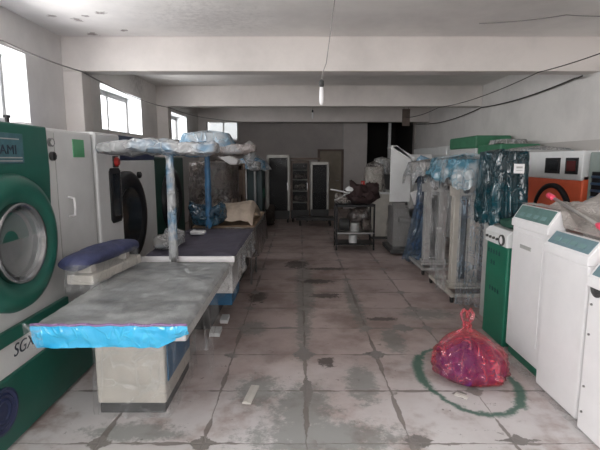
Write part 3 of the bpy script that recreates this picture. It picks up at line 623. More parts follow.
# things on the tables
tag(obj('folded_cover', B().surf(40, 30, lambda u, v: Vector((-1.15 + 0.55*u + 0.03*v, 5.62 + 1.0*v, 0.86 + 0.22*math.sin(PI*min(1, v*1.1))**0.5*(0.75+0.25*u) + 0.02*fbm((u*3, v*3, 3)) - (0.09*(u-0.9)*10 if u > 0.9 else 0)))), beige, None, smooth=True),
    'beige padded cover folded on the third ironing table', 'padded cover')
tag(obj('wrapped_bundle', cushion_b(-1.36, -0.95, 5.42, 5.90, 0.80, 1.08, 4, 0.06, 50, 3.0), f_navy, None, smooth=True),
    'blue plastic wrapped bundle heaped at the near end of the third table', 'wrapped bundle')
tag(obj('wrapped_bundle', cushion_b(-1.36, -1.12, 3.95, 4.50, 0.80, 0.96, 9, 0.04, 40, 3.0), f_milky, None, smooth=True),
    'clear plastic bundle on the wall side of the second ironing table', 'wrapped bundle')
tag(obj('folded_cloth', cushion_b(-1.22, -1.05, 4.85, 5.05, 0.805, 0.85, 2, 0.01, 24), white, None, smooth=True),
    'small folded white cloth on the purple grey table cover', 'cloth')

tag(obj('dark_sack', cushion_b(-0.98, -0.62, 11.0, 11.4, 0.0, 0.42, 61, 0.08, 36, 3.0), mat('dark_sacking', (0.045, 0.035, 0.03), 0.9, bump=0.5), None, smooth=True), 'dark sack slumped on the floor in front of the tallest glass cabinet', 'sack')
# finishing machines farther along the left row
t = thing('press_machine', 'brown plastic wrapped press machine behind the third ironing table', 'press machine', (-1.45, 8.3, 0))
obj('body', B().box(-1.85, -1.15, 7.8, 8.8, 0, 0.95), rust, t, 0.02)
obj('press_column', B().box(-1.75, -1.55, 8.5, 8.7, 0.9, 1.6).box(-1.7, -1.6, 7.9, 8.7, 1.5, 1.6), greyw, t, 0.02)
obj('press_head', B().prism([(-1.55, 1.78), (-1.50, 1.82), (-1.05, 1.62), (-1.08, 1.54), (-1.2, 1.54)], 'y', 7.75, 8.1), white_b, t, 0.02)
wrap('plastic_cover', f_dark, t, cx=-1.55, cy=8.3, z0=0.2, z1=1.58, w=0.80, d=1.1, seed=31, amp=0.05, sq=4)
t = thing('wooden_crate', 'upright wooden crate frame among wrapped presses of the left row', 'crate', (-1.1, 9.3, 0))
cr_b = B()
for x in (-1.50, -1.20):
    for y in (9.1, 9.55): cr_b.box(x-0.045, x+0.045, y-0.04, y+0.04, 0.0, 1.55)
obj('posts', cr_b, wood, t, 0.004)
obj('board', B().box(-1.54, -1.16, 9.06, 9.09, 0.82, 0.94), wood, t, 0.003)
obj('board', B().box(-1.54, -1.16, 9.06, 9.09, 1.42, 1.52), wood, t, 0.003)
obj('board', B().box(-1.54, -1.16, 9.1, 9.6, 0.30, 0.34), wood, t, 0.003)
t = thing('press_machine', 'dark teal press with blue and white plastic draped over its top', 'press machine', (-1.15, 10.6, 0))
obj('body', B().box(-1.20, -0.85, 10.2, 11.0, 0.0, 1.45), mat('dark_teal_enamel', (0.02, 0.045, 0.05), 0.4), t, 0.02)
obj('green_panel', B().box(-0.853, -0.84, 10.3, 10.9, 0.75, 0.95), green2, t, 0.003)
obj('white_edge', B().box(-1.36, -1.20, 10.17, 10.2, 0.75, 1.45), white_b, t, 0.004)
wrap('plastic_cover', f_blue, t, cx=-1.13, cy=10.55, z0=1.40, z1=1.62, w=0.66, d=0.9, seed=33, amp=0.05, flare=0.25, sq=3, nu=80, nv=14, dome=0.16)
t = thing('form_finisher', 'wrapped white form finisher head above the dark teal press, near the crate', 'form finisher', (-0.95, 9.9, 0))
obj('stand', B().cyl((-0.98, 9.85, 0), (-0.98, 9.85, 1.5), 0.03, 12).box(-1.1, -0.86, 9.7, 9.98, 0, 0.04), steel, t)
obj('padded_form', cushion_b(-1.12, -0.84, 9.72, 9.98, 1.38, 1.62, 7, 0.03, 30, 3), f_milky, t, smooth=True)

# ------------------------------------------------------------------ glass cabinets in front of the far wall
def glass_cabinet(x0, x1, y0, y1, z1, label, mfr, shelves, inner):
    t = thing('glass_cabinet', label, 'cabinet', ((x0+x1)/2, (y0+y1)/2, 0))
    f = 0.035; z0 = 0.16
    b = B()
    for x in (x0, x1-f):
        for y in (y0, y1-f): b.box(x, x+f, y, y+f, z0, z1)
    for z in (z0, z1-f): b.box(x0, x1, y0, y0+f, z, z+f).box(x0, x1, y1-f, y1, z, z+f).box(x0, x0+f, y0, y1, z, z+f).box(x1-f, x1, y0, y1, z, z+f)
    obj('frame', b, mfr, t, 0.004)
    obj('back_panel', B().box(x0+f, x1-f, y1-0.02, y1-0.01, z0, z1), black, t)
    obj('roof_panel', B().box(x0+0.01, x1-0.01, y0+0.01, y1-0.01, z1-0.01, z1+0.01), mfr, t)
    d_ = obj('door', B().box(x0+f, x0+f+0.015, y0-0.012, y0+0.012, z0+f, z1-f).box(x1-f-0.015, x1-f, y0-0.012, y0+0.012, z0+f, z1-f).box(x0+f, x1-f, y0-0.012, y0+0.012, z0+f, z0+f+0.03).box(x0+f, x1-f, y0-0.012, y0+0.012, z1-f-0.03, z1-f), mfr, t, 0.003)
    obj('door_pane', B().box(x0+f+0.02, x1-f-0.02, y0-0.002, y0+0.002, z0+f+0.02, z1-f-0.02), g_dark, d_)
    obj('door_handle', B().box(x1-f-0.025, x1-f-0.01, y0-0.04, y0-0.01, 0.85, 1.05), chrome, d_, 0.003)
    for z in shelves: obj('shelf', B().box(x0+f, x1-f, y0+0.03, y1-0.03, z, z+0.015), inner, t)
    for x in (x0+0.05, x1-0.05):
        for y in (y0+0.05, y1-0.05): obj('caster', B().cyl((x-0.02, y, 0.05), (x+0.02, y, 0.05), 0.05, 16).box(x-0.01, x+0.01, y-0.015, y+0.015, 0.05, 0.17), rubber, t)
    obj('bottom_rail', B().box(x0, x1, y0-0.02, y0, 0.10, 0.32), dgrey, t, 0.004)
    return t
glass_cabinet(-0.86, -0.27, 11.6, 12.2, 1.74, 'tall glass door cabinet with bright frame and black interior, tallest of the far row', alu, (), dgrey)
glass_cabinet(-0.24, 0.24, 11.75, 12.3, 1.60, 'middle glass cabinet of the far row, full of wrapped shelves', rust, (0.5, 0.8, 1.1, 1.35), greyw)
glass_cabinet(0.28, 0.76, 11.9, 12.4, 1.56, 'glass cabinet with pale frame standing in front of the tan door', alu, (0.7,), dgrey)
for i, (z, s) in enumerate(((0.52, 0.16), (0.82, 0.18), (1.12, 0.14))):
    tag(obj('wrapped_parcel', cushion_b(-0.15, 0.16, 11.86, 12.2, z, z+s, i*5, 0.03, 30, 3), f_dusty, None, smooth=True),
        ('lowest', 'middle', 'top')[i] + ' plastic parcel on the shelves of the middle glass cabinet', 'parcel')
t = tag(obj('flat_board', B().box(-0.25, 0.55, 11.9, 12.35, 1.63, 1.68), wood, None, 0.004), 'brown board lying across the tops of the glass cabinets', 'board')
# low dark flatbed trolley in front of the pale-framed cabinet
t = thing('flatbed_trolley', 'low dark flatbed trolley parked in front of the glass cabinets', 'trolley', (0.35, 11.3, 0))
obj('deck', B().box(-0.10, 0.85, 11.0, 11.5, 0.14, 0.20), dgrey, t, 0.006)
for x in (0.0, 0.75):
    for y in (11.06, 11.44): obj('caster', B().cyl((x-0.02, y, 0.06), (x+0.02, y, 0.06), 0.06, 16).box(x-0.012, x+0.012, y-0.02, y+0.02, 0.06, 0.145), rubber, t)

# ------------------------------------------------------------------ black shelf trolley heaped with junk
TY = 8.0
t = thing('shelf_trolley', 'black metal two-shelf trolley standing in the middle of the aisle', 'trolley', (1.0, TY+0.2, 0))
for x in (0.66, 1.33):
    for y in (TY, TY+0.45): obj('leg', B().box(x-0.015, x+0.015, y-0.015, y+0.015, 0.06, 0.84), black, t, 0.002)
for x in (0.66, 1.33):
    for y in (TY, TY+0.45): obj('caster', B().cyl((x-0.012, y, 0.03), (x+0.012, y, 0.03), 0.03, 14), rubber, t)
obj('top_shelf', B().box(0.645, 1.345, TY-0.015, TY+0.465, 0.79, 0.83), black, t, 0.003)
obj('middle_shelf', B().box(0.645, 1.345, TY-0.015, TY+0.465, 0.30, 0.33), steel, t, 0.003)
obj('lower_shelf', B().box(0.645, 1.345, TY-0.015, TY+0.465, 0.10, 0.12), black, t, 0.003)
G = 'junk on the shelf trolley'
tag(obj('dark_coat', cushion_b(0.84, 1.44, TY+0.0, TY+0.46, 0.82, 1.14, 3, 0.09, 50, 3), mat('dark_maroon_cloth', (0.035, 0.018, 0.018), 0.9, bump=0.5), None, smooth=True), 'dark maroon cloth heaped on top of the black trolley', 'cloth', G)
tag(obj('rag_pile', cushion_b(0.66, 0.92, TY+0.02, TY+0.38, 0.82, 0.98, 13, 0.08, 36, 3), f_dusty, None, smooth=True), 'grey plastic rags beside the dark cloth on the trolley top', 'rags', G)
tag(obj('pipe', B().cyl((0.55, TY+0.1, 1.10), (0.98, TY+0.2, 1.01), 0.014, 10), white, None), 'white plastic pipe sticking out over the left of the trolley heap', 'pipe', G)
tag(obj('pipe', B().cyl((0.62, TY+0.03, 0.90), (1.0, TY+0.25, 1.09), 0.018, 10), greyw, None), 'grey pipe leaning up across the trolley heap', 'pipe', G)
t = thing('spray_bottle', 'bright red spray bottle standing behind the trolley heap', 'bottle', (1.17, TY+0.30, 1.0), group=G)
obj('bottle_body', B().lathe((1.17, TY+0.30, 1.02), (0, 0, 1), [(0.045, 0), (0.05, 0.02), (0.05, 0.13), (0.02, 0.17), (0.016, 0.20)], 20, True, True), red, t, smooth=True)
obj('trigger', B().box(1.12, 1.19, TY+0.285, TY+0.315, 1.21, 1.24).box(1.12, 1.135, TY+0.285, TY+0.315, 1.15, 1.22), red, t, 0.003)
tag(obj('helmet', B().surf(24, 12, lambda u, v: Vector((0.93 + 0.10*math.cos(2*PI*u)*math.sin(PI/2*v), TY+0.28 + 0.10*math.sin(2*PI*u)*math.sin(PI/2*v), 1.06 + 0.09*math.cos(PI/2*v))), close=True), white, None, smooth=True), 'small white domed cap on the trolley heap', 'cap', G)
tag(obj('can', B().lathe((1.00, TY+0.15, 0.331), (0, 0, 1), [(0.075, 0), (0.075, 0.15), (0.07, 0.155), (0.001, 0.155)], 24, True), greyw, None), 'grey tin on the middle shelf of the black trolley', 'tin', G)
tag(obj('can', B().lathe((0.97, TY+0.15, 0.121), (0, 0, 1), [(0.075, 0), (0.075, 0.14), (0.07, 0.145), (0.001, 0.145)], 24, True), white, None), 'white tin on the bottom shelf of the black trolley', 'tin', G)
tag(obj('motor', B().lathe((0.72, TY+0.2, 0.45), (1, 0, 0), [(0.001, 0), (0.09, 0.0), (0.11, 0.02), (0.11, 0.17), (0.08, 0.19), (0.03, 0.2), (0.001, 0.2)], 24), dgrey, None), 'dark electric motor on the middle trolley shelf', 'motor', G)
tag(obj('wrapped_bundle', cushion_b(1.10, 1.32, TY+0.03, TY+0.40, 0.33, 0.60, 17, 0.05, 30, 3), f_dark, None, smooth=True), 'brown wrapped bundle on the middle trolley shelf', 'bundle', G)
tag(obj('rag_pile', cushion_b(0.86, 1.30, TY+0.05, TY+0.42, 0.48, 0.78, 19, 0.05, 30, 3), f_dark, None, smooth=True), 'grey film hanging under the top shelf of the black trolley', 'plastic film', G)

# white counter behind the trolley, with a wrapped box
t = thing('counter_cabinet', 'plain off-white counter cabinet behind the black trolley', 'cabinet', (1.75, 9.5, 0))
obj('carcass', B().box(1.46, 2.05, 9.15, 9.9, 0.06, 0.93), cream, t, 0.008)
obj('counter_top', B().box(1.44, 2.07, 9.12, 9.92, 0.93, 0.97), white, t, 0.005)
obj('plinth', B().box(1.49, 2.02, 9.18, 9.88, 0, 0.06), dgrey, t)
t = thing('steam_iron_station', 'plastic wrapped grey appliance standing on the off-white counter', 'appliance', (1.55, 9.35, 0.97))
obj('body', B().box(1.38, 1.68, 9.2, 9.55, 0.975, 1.48), cream, t, 0.02)
wrap('plastic_cover', f_dusty, t, cx=1.53, cy=9.37, z0=0.98, z1=1.52, w=0.36, d=0.42, seed=41, amp=0.03, sq=4, nu=70, nv=18, dome=0.08)
t = thing('press_machine', 'small dark press with wrapped head behind the counter appliance', 'press machine', (1.85, 10.6, 0))
obj('body', B().box(1.7, 2.15, 10.3, 10.9, 0, 1.3), dgrey, t, 0.02)
wrap('plastic_cover', f_milky, t, cx=1.92, cy=10.6, z0=1.25, z1=1.66, w=0.36, d=0.5, seed=43, amp=0.04, sq=3, nu=60, nv=14)

# ------------------------------------------------------------------ right row, far to near
# white form finisher with slanted hood
t = thing('form_finisher', 'white form finisher with tall angled side panel, farthest of the right row', 'form finisher', (1.85, 7.9, 0))
obj('side_panel', B().prism([(1.52, 0.92), (1.52, 1.86), (1.62, 1.86), (1.86, 1.66), (1.86, 0.92)], 'y', 7.6, 7.64), white, t, 0.006)
obj('back_panel', B().box(1.86, 2.35, 8.10, 8.34, 0.9, 1.72), white, t, 0.006)
obj('hood', B().prism([(1.53, 1.83), (1.60, 1.86), (1.93, 1.66), (1.91, 1.60)], 'y', 7.60, 8.05), white, t, 0.006)
obj('inner_column', B().box(1.88, 1.96, 7.75, 7.85, 0.5, 1.62).box(2.12, 2.2, 7.75, 7.85, 0.1, 1.6), greyw, t, 0.006)
obj('control_box', B().box(1.93, 2.14, 8.02, 8.10, 1.22, 1.46), dgrey, t, 0.01)
obj('steam_head', B().box(1.86, 2.04, 7.42, 7.50, 0.90, 1.12, RY(-0.35)), white_b, t, 0.012)
obj('machinery', B().box(1.62, 2.25, 7.75, 8.25, 0.12, 0.80).cyl((1.7, 7.72, 0.6), (2.2, 7.72, 0.55), 0.05, 14).box(1.60, 1.8, 7.66, 7.8, 0.80, 0.90), mat('mid_grey_enamel', (0.2, 0.195, 0.19), 0.45), t, 0.01)
obj('base_frame', B().box(1.55, 2.35, 7.55, 8.35, 0.03, 0.10), dgrey, t, 0.006)
wrap('plastic_cover', f_clear, t, cx=2.02, cy=7.95, z0=0.05, z1=0.86, w=0.80, d=0.80, seed=45, amp=0.04, sq=5, flare=0.1)

def finisher(x, y, label, seed, cover, mfr, cov_args, w=0.5, d=0.9, z=1.62):
    t = thing('form_finisher', label, 'form finisher', (x, y, 0))
    # body frame: two uprights, crossbars, head, shoe frame with casters
    b = B()
    b.box(x-w*0.30, x-w*0.12, y-0.06, y+0.06, 0.10, z-0.22).box(x+w*0.10, x+w*0.34, y-0.05, y+0.05, 0.10, z-0.22)
    obj('upright_panels', b, mfr, t, 0.008)
    obj('crossbar', B().box(x-w*0.42, x+w*0.46, y-0.075, y-0.05, z-0.42, z-0.30), mfr, t, 0.005)
    obj('crossbar', B().box(x-w*0.35, x+w*0.38, y-0.07, y+0.07, 0.10, 0.14), mfr, t, 0.005)
    obj('gauge', B().cyl((x-w*0.05, y-0.10, z-0.36), (x-w*0.05, y-0.07, z-0.36), 0.035, 20).cyl((x+w*0.28, y-0.10, z-0.36), (x+w*0.28, y-0.07, z-0.36), 0.035, 20), dgrey, t)
    obj('head', B().box(x-w*0.5, x+w*0.5, y-d*0.42, y+d*0.42, z-0.2, z-0.02), mfr, t, 0.03)
    obj('foot_frame', B().box(x-w*0.55, x-w*0.45, y-d*0.5, y+d*0.5, 0.07, 0.11).box(x+w*0.45, x+w*0.55, y-d*0.5, y+d*0.5, 0.07, 0.11).box(x-w*0.5, x+w*0.5, y-d*0.5, y-d*0.46, 0.07, 0.11).box(x-w*0.5, x+w*0.5, y-0.1, y+0.1, 0.07, 0.10).box(x-w*0.5, x+w*0.5, y+d*0.42, y+d*0.46, 0.07, 0.11), mfr, t, 0.006)
    for cx in (x-w*0.5, x+w*0.5):
        for cy in (y-d*0.46, y+d*0.46): obj('caster', B().cyl((cx-0.014, cy, 0.035), (cx+0.014, cy, 0.035), 0.035, 16).box(cx-0.02, cx+0.02, cy-0.02, cy+0.02, 0.05, 0.075), rubber, t)
    obj('inner_box', B().box(x-w*0.05, x+w*0.40, y+0.1, y+d*0.35, 0.14, z-0.5), dgrey, t, 0.01)
    wrap('plastic_cover', cover, t, **cov_args)
    return t
finisher(2.00, 6.66, 'form finisher under a grey film hood, blue film hanging from its far end', 51, f_milky, greyw,
         dict(cx=1.95, cy=6.66, z0=1.36, z1=1.60, w=0.62, d=0.95, seed=51, amp=0.05, sq=4, flare=0.12, dome=0.05, nu=140, nv=18, hem=0.2), z=1.58)
finisher(1.99, 5.40, 'form finisher on casters with cream uprights under clear and bluish film', 52, f_canopy, cream,
         dict(cx=1.95, cy=5.36, z0=1.40, z1=1.64, w=0.60, d=1.22, seed=52, amp=0.05, sq=4, flare=0.10, dome=0.05, nu=140, nv=18, hem=0.2))
tag(obj('blue_film', B().surf(50, 40, lambda u, v: Vector((1.88 - 0.24*v*v + (0.14 + 0.10*v*v)*u + 0.02*math.sin(u*19) + 0.03*fbm((u*3, v*4, 2)), 7.16 - (0.25 + 0.30*v**1.5)*u + 0.03*math.sin(u*31+v*3), max(1.56 - 1.53*v, 0.006) + 0.01*math.sin(u*9)))), f_bluet, None, smooth=True),
        'deep blue film strand hanging to the floor beyond the grey hooded finisher', 'plastic film')
tag(obj('wrapped_bundle', cushion_b(1.80, 2.04, 7.0, 7.3, 1.47, 1.66, 23, 0.05, 36, 3.0), f_pale, None, smooth=True),
        'bright blue plastic bundle at the far end of the grey hooded finisher', 'wrapped bundle')
tag(obj('clear_film', hang_b((1.64, 5.02, 1.42), (1.66, 5.98, 1.42), lambda u: 1.28 + 0.08*math.sin(u*5), 6, 0.05, 70, 24, out=(0.05, 0)), f_clear, None, smooth=True),
        'clear film curtain hanging down the aisle side of the cream finisher', 'plastic film')
tag(obj('bluish_film', hang_b((1.70, 4.78, 1.45), (2.0, 4.66, 1.45), lambda u: 1.40, 7, 0.05, 50, 24, out=(0.0, 0)), film('streaky_blue_film', (0.16, 0.21, 0.26), 0.32, 0.15, 0.2, 4, (0.40, 0.44, 0.48), bump=0.9), None, smooth=True),
        'long streaky bluish film hanging behind the green press down to the floor', 'plastic film')

# green utility press with dial panel, head wrapped in dark teal plastic
t = thing('utility_press', 'green based press with white dial panel and dark teal wrapped head', 'press machine', (2.05, 4.1, 0))
obj('base_cabinet', B().box(1.76, 2.30, 3.74, 4.17, 0.0, 0.88), green2, t, 0.012)
dp = obj('dial_panel', B().prism([(1.745, 0.88), (1.745, 0.98), (1.79, 1.02), (2.30, 1.02), (2.30, 0.88)], 'y', 3.74, 4.18), white, t, 0.006)
for y in (4.12, 4.05, 3.98, 3.91): obj('knob', B().cyl((1.745, y, 0.93), (1.728, y, 0.93), 0.012, 14), dgrey, dp)
obj('pressure_gauge', B().lathe((1.745, 3.82, 0.935), (-1, 0, 0), [(0.048, 0), (0.048, 0.015), (0.04, 0.018), (0.036, 0.010), (0.001, 0.010)], 28), dgrey, dp)
obj('gauge_face', B().lathe((1.734, 3.82, 0.935), (-1, 0, 0), [(0.035, 0.0), (0.001, 0.0)], 24), white_b, dp)
mk = B()
rr = random.Random(4)
for (yy, zz, n_) in ((4.05, 0.80, 5), (3.98, 0.70, 2), (3.98, 0.46, 4)):
    for k in range(n_):
        y = yy - k*0.055 + 0.05
        mk.box(1.757, 1.7605, y, y+0.030, zz, zz+0.006).box(1.757, 1.7605, y+0.012, y+0.018, zz-0.02, zz+0.02).box(1.757, 1.7605, y, y+0.030, zz-0.016, zz-0.011)
obj('printed_marks', mk, ink, t)
obj('press_column', B().box(1.90, 2.04, 4.22, 4.60, 0.0, 1.50), greyw, t, 0.01)
obj('press_arm', B().box(1.85, 2.06, 4.20, 4.62, 1.46, 1.62), greyw, t, 0.02)
obj('buck', cushion_b(1.80, 2.12, 3.80, 4.12, 1.02, 1.12, 5, 0.02, 36, 4), mat('dark_green_pad', (0.008, 0.06, 0.04), 0.6), t, smooth=True)
cv = wrap('plastic_cover', f_teal, t, cx=1.955, cy=4.37, z0=1.00, z1=1.70, w=0.31, d=0.48, seed=61, amp=0.030, sq=8, flare=0.03, dome=0.02, nu=140, nv=26, hem=0.06)
obj('white_label', B().box(1.935, 2.03, 4.098, 4.104, 1.50, 1.585), white_b, cv, 0.002)
obj('label_print', B().box(1.955, 2.01, 4.094, 4.098, 1.525, 1.530), greyw, cv)
obj('label_print', B().box(1.955, 2.01, 4.094, 4.098, 1.545, 1.562), greyw, cv)

# ------------------------------------------------------------------ dryers and machines against the right wall
t = thing('tumble_dryer', 'orange fronted dryer with white top band and two dark displays', 'dryer', (3.4, 5.4, 0))
obj('cabinet', B().box(3.0, 3.74, 4.80, 6.02, 0.0, 1.46), orange, t, 0.015)
cb = obj('control_band', B().box(2.985, 3.74, 4.80, 6.02, 1.40, 1.72), white, t, 0.012)
for a, b_, m_ in ((5.22, 5.50, screenm), (4.88, 5.08, mat('dark_red_screen', (0.10, 0.02, 0.02), 0.2))):
    s_ = obj('display', B().box(2.975, 2.99, a-0.015, b_+0.015, 1.465, 1.645), black, cb, 0.004)
    obj('screen', B().box(2.970, 2.976, a+0.02, b_-0.02, 1.50, 1.61), m_, s_)
pd = obj('round_door', B().lathe((3.0, 5.32, 0.95), (-1, 0, 0), [(0.40, -0.01), (0.40, 0.04), (0.36, 0.05), (0.34, 0.02)], 56), black, t, smooth=True)
obj('door_glass', B().lathe((3.0, 5.32, 0.95), (-1, 0, 0), [(0.35, 0.025), (0.2, 0.04), (0.001, 0.045)], 48), orange, pd, smooth=True)
t = thing('heat_exchanger', 'grey machine with black grille and blue hoses beside the orange dryer', 'machine', (3.4, 4.35, 0))
obj('cabinet', B().box(3.02, 3.72, 3.95, 4.74, 0.0, 1.70), mat('grey_green_enamel', (0.25, 0.30, 0.28), 0.5), t, 0.012)
obj('grille', B().box(3.005, 3.03, 4.0, 4.66, 1.05, 1.50), black, t, 0.004)
hs = B()
for k in range(6): hs.cyl((2.995, 4.02, 1.10+k*0.07), (2.995, 4.64, 1.10+k*0.07), 0.013, 10)
obj('hoses', hs, stripes, t, smooth=True)
def big_washer(y0, y1, z1, label, m):
    t = thing('wall_washer', label, 'laundry machine', (3.4, (y0+y1)/2, 0))
    obj('cabinet', B().box(3.1, 3.72, y0, y1, 0, z1-0.22), white, t, 0.02)
    obj('top_housing', B().box(3.09, 3.73, y0, y1, z1-0.22, z1), m, t, 0.03)
    dd = obj('round_door', B().lathe((3.1, (y0+y1)/2, 0.95), (-1, 0, 0), [(0.36, -0.01), (0.36, 0.05), (0.30, 0.06), (0.27, 0.02)], 40), steel, t, smooth=True)
    obj('door_glass', B().lathe((3.1, (y0+y1)/2, 0.95), (-1, 0, 0), [(0.28, 0.03), (0.001, 0.05)], 36), g_port, dd, smooth=True)
big_washer(7.06, 7.95, 1.87, 'wall-side washer with pale green top, partly behind the draped sheet', green3)
big_washer(8.05, 9.45, 2.05, 'wall-side washer with green top housing, higher than its neighbour', green3)
big_washer(9.65, 12.4, 1.92, 'long off-white machine against the right wall past the green tops', white)
t = tag(wrap('wrapped_carton', f_milky, None, cx=3.40, cy=7.5, z0=1.875, z1=1.95, w=0.4, d=0.6, seed=71, amp=0.02, sq=6, nu=60, nv=10, dome=0.01), 'milky wrapped carton lying on the pale green washer top', 'carton')
wr = thing('plastic_wrapped_machine', 'grey film wrapped machine between orange dryer and pale green washer', 'machine', (3.4, 6.5, 0))
obj('body', B().box(3.1, 3.7, 6.14, 7.0, 0, 1.76), greyw, wr, 0.02)
wrap('plastic_cover', f_milky, wr, cx=3.40, cy=6.57, z0=0.5, z1=1.79, w=0.64, d=0.84, seed=73, amp=0.02, sq=6, nu=80, nv=20)

# ------------------------------------------------------------------ white standing machines in front, right side
def white_cabinet(y0, y1, z, label, tp, x0, depth, zr, plinth, rec, zb=0.02):
    t = thing('white_floor_machine', label, 'laundry machine', (x0+depth/2, (y0+y1)/2, 0))
    obj('body', B().box(x0, x0+depth, y0, y1, zb, z-0.06), white_b, t, 0.012)
    obj('control_housing', B().prism([(x0-0.012, z-0.06), (x0-0.012, z-0.005), (x0-0.004, z), (x0+0.065, zr), (x0+0.10, zr), (x0+0.12, z-0.06)], 'y', y0-0.004, y1+0.004), white_b, t, 0.005)
    sl = math.atan2(zr-z, 0.069); L = 0.069/math.cos(sl)
    PV = (x0-0.004, (y0+y1)/2, z)
    cp = obj('control_panel', B().box(x0-0.004+0.010, x0-0.004+L-0.006, y0+0.02, y1-0.02, z, z+0.006, RY(-sl), PV), tp, t, 0.002)
    for k in range(4):
        yy = y0+0.08+k*(y1-y0-0.16)/3.6
        obj('key_pad', B().box(x0+0.03, x0+0.06, yy, yy+0.06, z+0.005, z+0.010, RY(-sl), (x0-0.004, yy, z)), tp2, cp)
    obj('plinth', B().box(x0+0.02, x0+depth-0.02, y0+0.02, y1-0.02, 0.0, zb), plinth, t)
    if rec:
        obj('door_panel', B().box(x0-0.008, x0, y0+0.05, y1-0.10, 0.22, z-0.10), white_b, t, 0.004)
        obj('recessed_grip', B().box(x0-0.012, x0-0.006, y1-0.33, y1-0.16, z-0.22, z-0.19), greyw, t, 0.003)
    for y in (y0+0.06, y1-0.06):
        obj('levelling_foot', B().cyl((x0+0.04, y, 0.0), (x0+0.04, y, 0.05), 0.018, 12), rubber, t)
    return t
w1 = white_cabinet(3.14, 3.68, 1.15, 'farther white floor machine with dark teal control panel and loose film over it', teal, 1.76, 0.60, 1.26, green2, True, 0.07)
w2 = white_cabinet(2.60, 3.08, 1.055, 'nearer white floor machine with blue grey control panel and screws on its side', tealb, 1.71, 0.60, 1.14, greyw, False)
w3 = white_cabinet(1.98, 2.53, 0.96, 'white floor machine at the picture edge with screws and a dark oval grip', tealb, 1.675, 0.62, 1.06, greyw, False)
for z in (0.80, 0.62, 0.30, 0.14): obj('screw', B().cyl((1.675, 2.49, z), (1.668, 2.49, z), 0.007, 10), steel, w3)
obj('oval_grip', B().lathe((1.675, 2.46, 0.90), (-1, 0, 0), [(0.05, 0), (0.05, 0.006), (0.035, 0.008), (0.03, 0.001), (0.001, 0.001)], 24), dgrey, w3)
tag(obj('ground_film', B().surf(60, 16, lambda u, v: Vector((1.80 - 0.13*v + 0.02*fbm((u*7, v*2, 4)), 2.50 + 1.25*u + 0.02*math.sin(v*7), 0.004 + 0.02*abs(fbm((u*5, v*3, 8)))))), f_clear, None, smooth=True),
    'clear film crumpled on the floor along the feet of the white machines', 'plastic film')
# film over the far white machine and behind
def sheet(u, v):
    x = 1.825 + 1.17*u; y = 2.55 + 1.16*v
    sm = lambda t: max(0.0, min(1.0, t))**2*(3 - 2*max(0.0, min(1.0, t)))
    top = 1.145 + (1.262-1.145)*sm((y-3.07)/0.07)             # resting on the control housings
    base = 1.09 + 0.055*sm((y-2.95)/0.2) + 0.125*sm((y-3.2)/0.4)
    k = sm((x-1.87)/0.10)
    z = top*(1-k) + base*k
    z += 0.30*math.exp(-((x-2.72)/0.24)**2 - ((y-3.55)/0.4)**2) + 0.012*math.sin(x*14+y*9)*k
    z += (0.03*fbm((x, y, 0), 3.0) + 0.045*(crease((x, y, 2), 5)-0.3))*k
    return Vector((x, y, z + 0.008))
st = thing('covered_washer', 'low machine behind the white ones, hidden under rumpled grey plastic sheeting', 'machine', (2.75, 3.3, 0))
obj('body', B().box(2.42, 2.98, 2.65, 3.68, 0, 1.02), greyw, st, 0.02)
obj('plastic_cover', B().surf(70, 70, sheet), film('grey_sheeting', (0.42, 0.39, 0.37), 0.92, 0.35, 0.06, 5, (0.34, 0.32, 0.30), bump=0.6, crinkle=0.2), st, smooth=True)
# mop handle lying on the sheet
a, b_ = Vector((2.17, 3.92, 1.315)), Vector((2.02, 3.00, 1.18))
t = thing('mop_handle', 'steel mop handle with hot pink grips lying across the covered machines', 'mop handle', (2.1, 3.5, 1.2))
dv = (b_-a)
obj('shaft', B().cyl(a, b_+dv*0.3, 0.0135, 14), mat('bright_steel_tube', (0.75, 0.74, 0.72), 0.3, 0.7, dirt=0.05), t, smooth=True)
obj('end_grip', B().tube([a - dv*0.03, a, a+dv*0.10, a+dv*0.14], [0.012, 0.026, 0.024, 0.014], 16), pink, t, smooth=True)
obj('lower_grip', B().tube([b_ - dv*0.04, b_, b_+dv*0.2], [0.014, 0.024, 0.024], 16), pink, t, smooth=True)

# ------------------------------------------------------------------ red bag
t = thing('plastic_bag', 'tied red plastic bag of purple stuff on the floor inside the green paint ring', 'plastic bag', (1.30, 3.20, 0))
BX, BY = 1.30, 3.20
def bagfn(k, infl):
    def fn(u, v):
        th = 2*PI*u
        prof = [(0.0, 0.72), (0.06, 0.93), (0.2, 1.03), (0.4, 0.97), (0.58, 0.78), (0.75, 0.48), (0.88, 0.20), (0.95, 0.09), (1.0, 0.085)]
        for i in range(len(prof)-1):
            if prof[i][0] <= v <= prof[i+1][0]:
                f = (v-prof[i][0])/(prof[i+1][0]-prof[i][0]); r = prof[i][1]*(1-f) + prof[i+1][1]*f; break
        z = 0.40*v*k
        pl_ = 0.13*v**1.5*(abs(math.sin(6*th + 3*math.sin(th)))-0.5) + 0.06*v*math.sin(17*th+1)
        lump = 0.10*fbm((math.cos(th)*1.3, math.sin(th)*1.3, v*2+infl), 1.2) + 0.22*(crease((math.cos(th), math.sin(th), v*1.6 + infl), 2.4)-0.4)
        r = r*(1 + lump*(1-v*0.5)) + pl_*min(1, r*2)
        sx = 0.285*k; sy = 0.25*k
        return Vector((BX - 0.01 + sx*r*math.cos(th) - 0.05*v**1.5, BY + sy*r*math.sin(th), max(z, 0.003) + 0.01))
    return fn
obj('bag_film', B().surf(200, 90, bagfn(1.0, 0), close=True), f_bag, t, smooth=True)
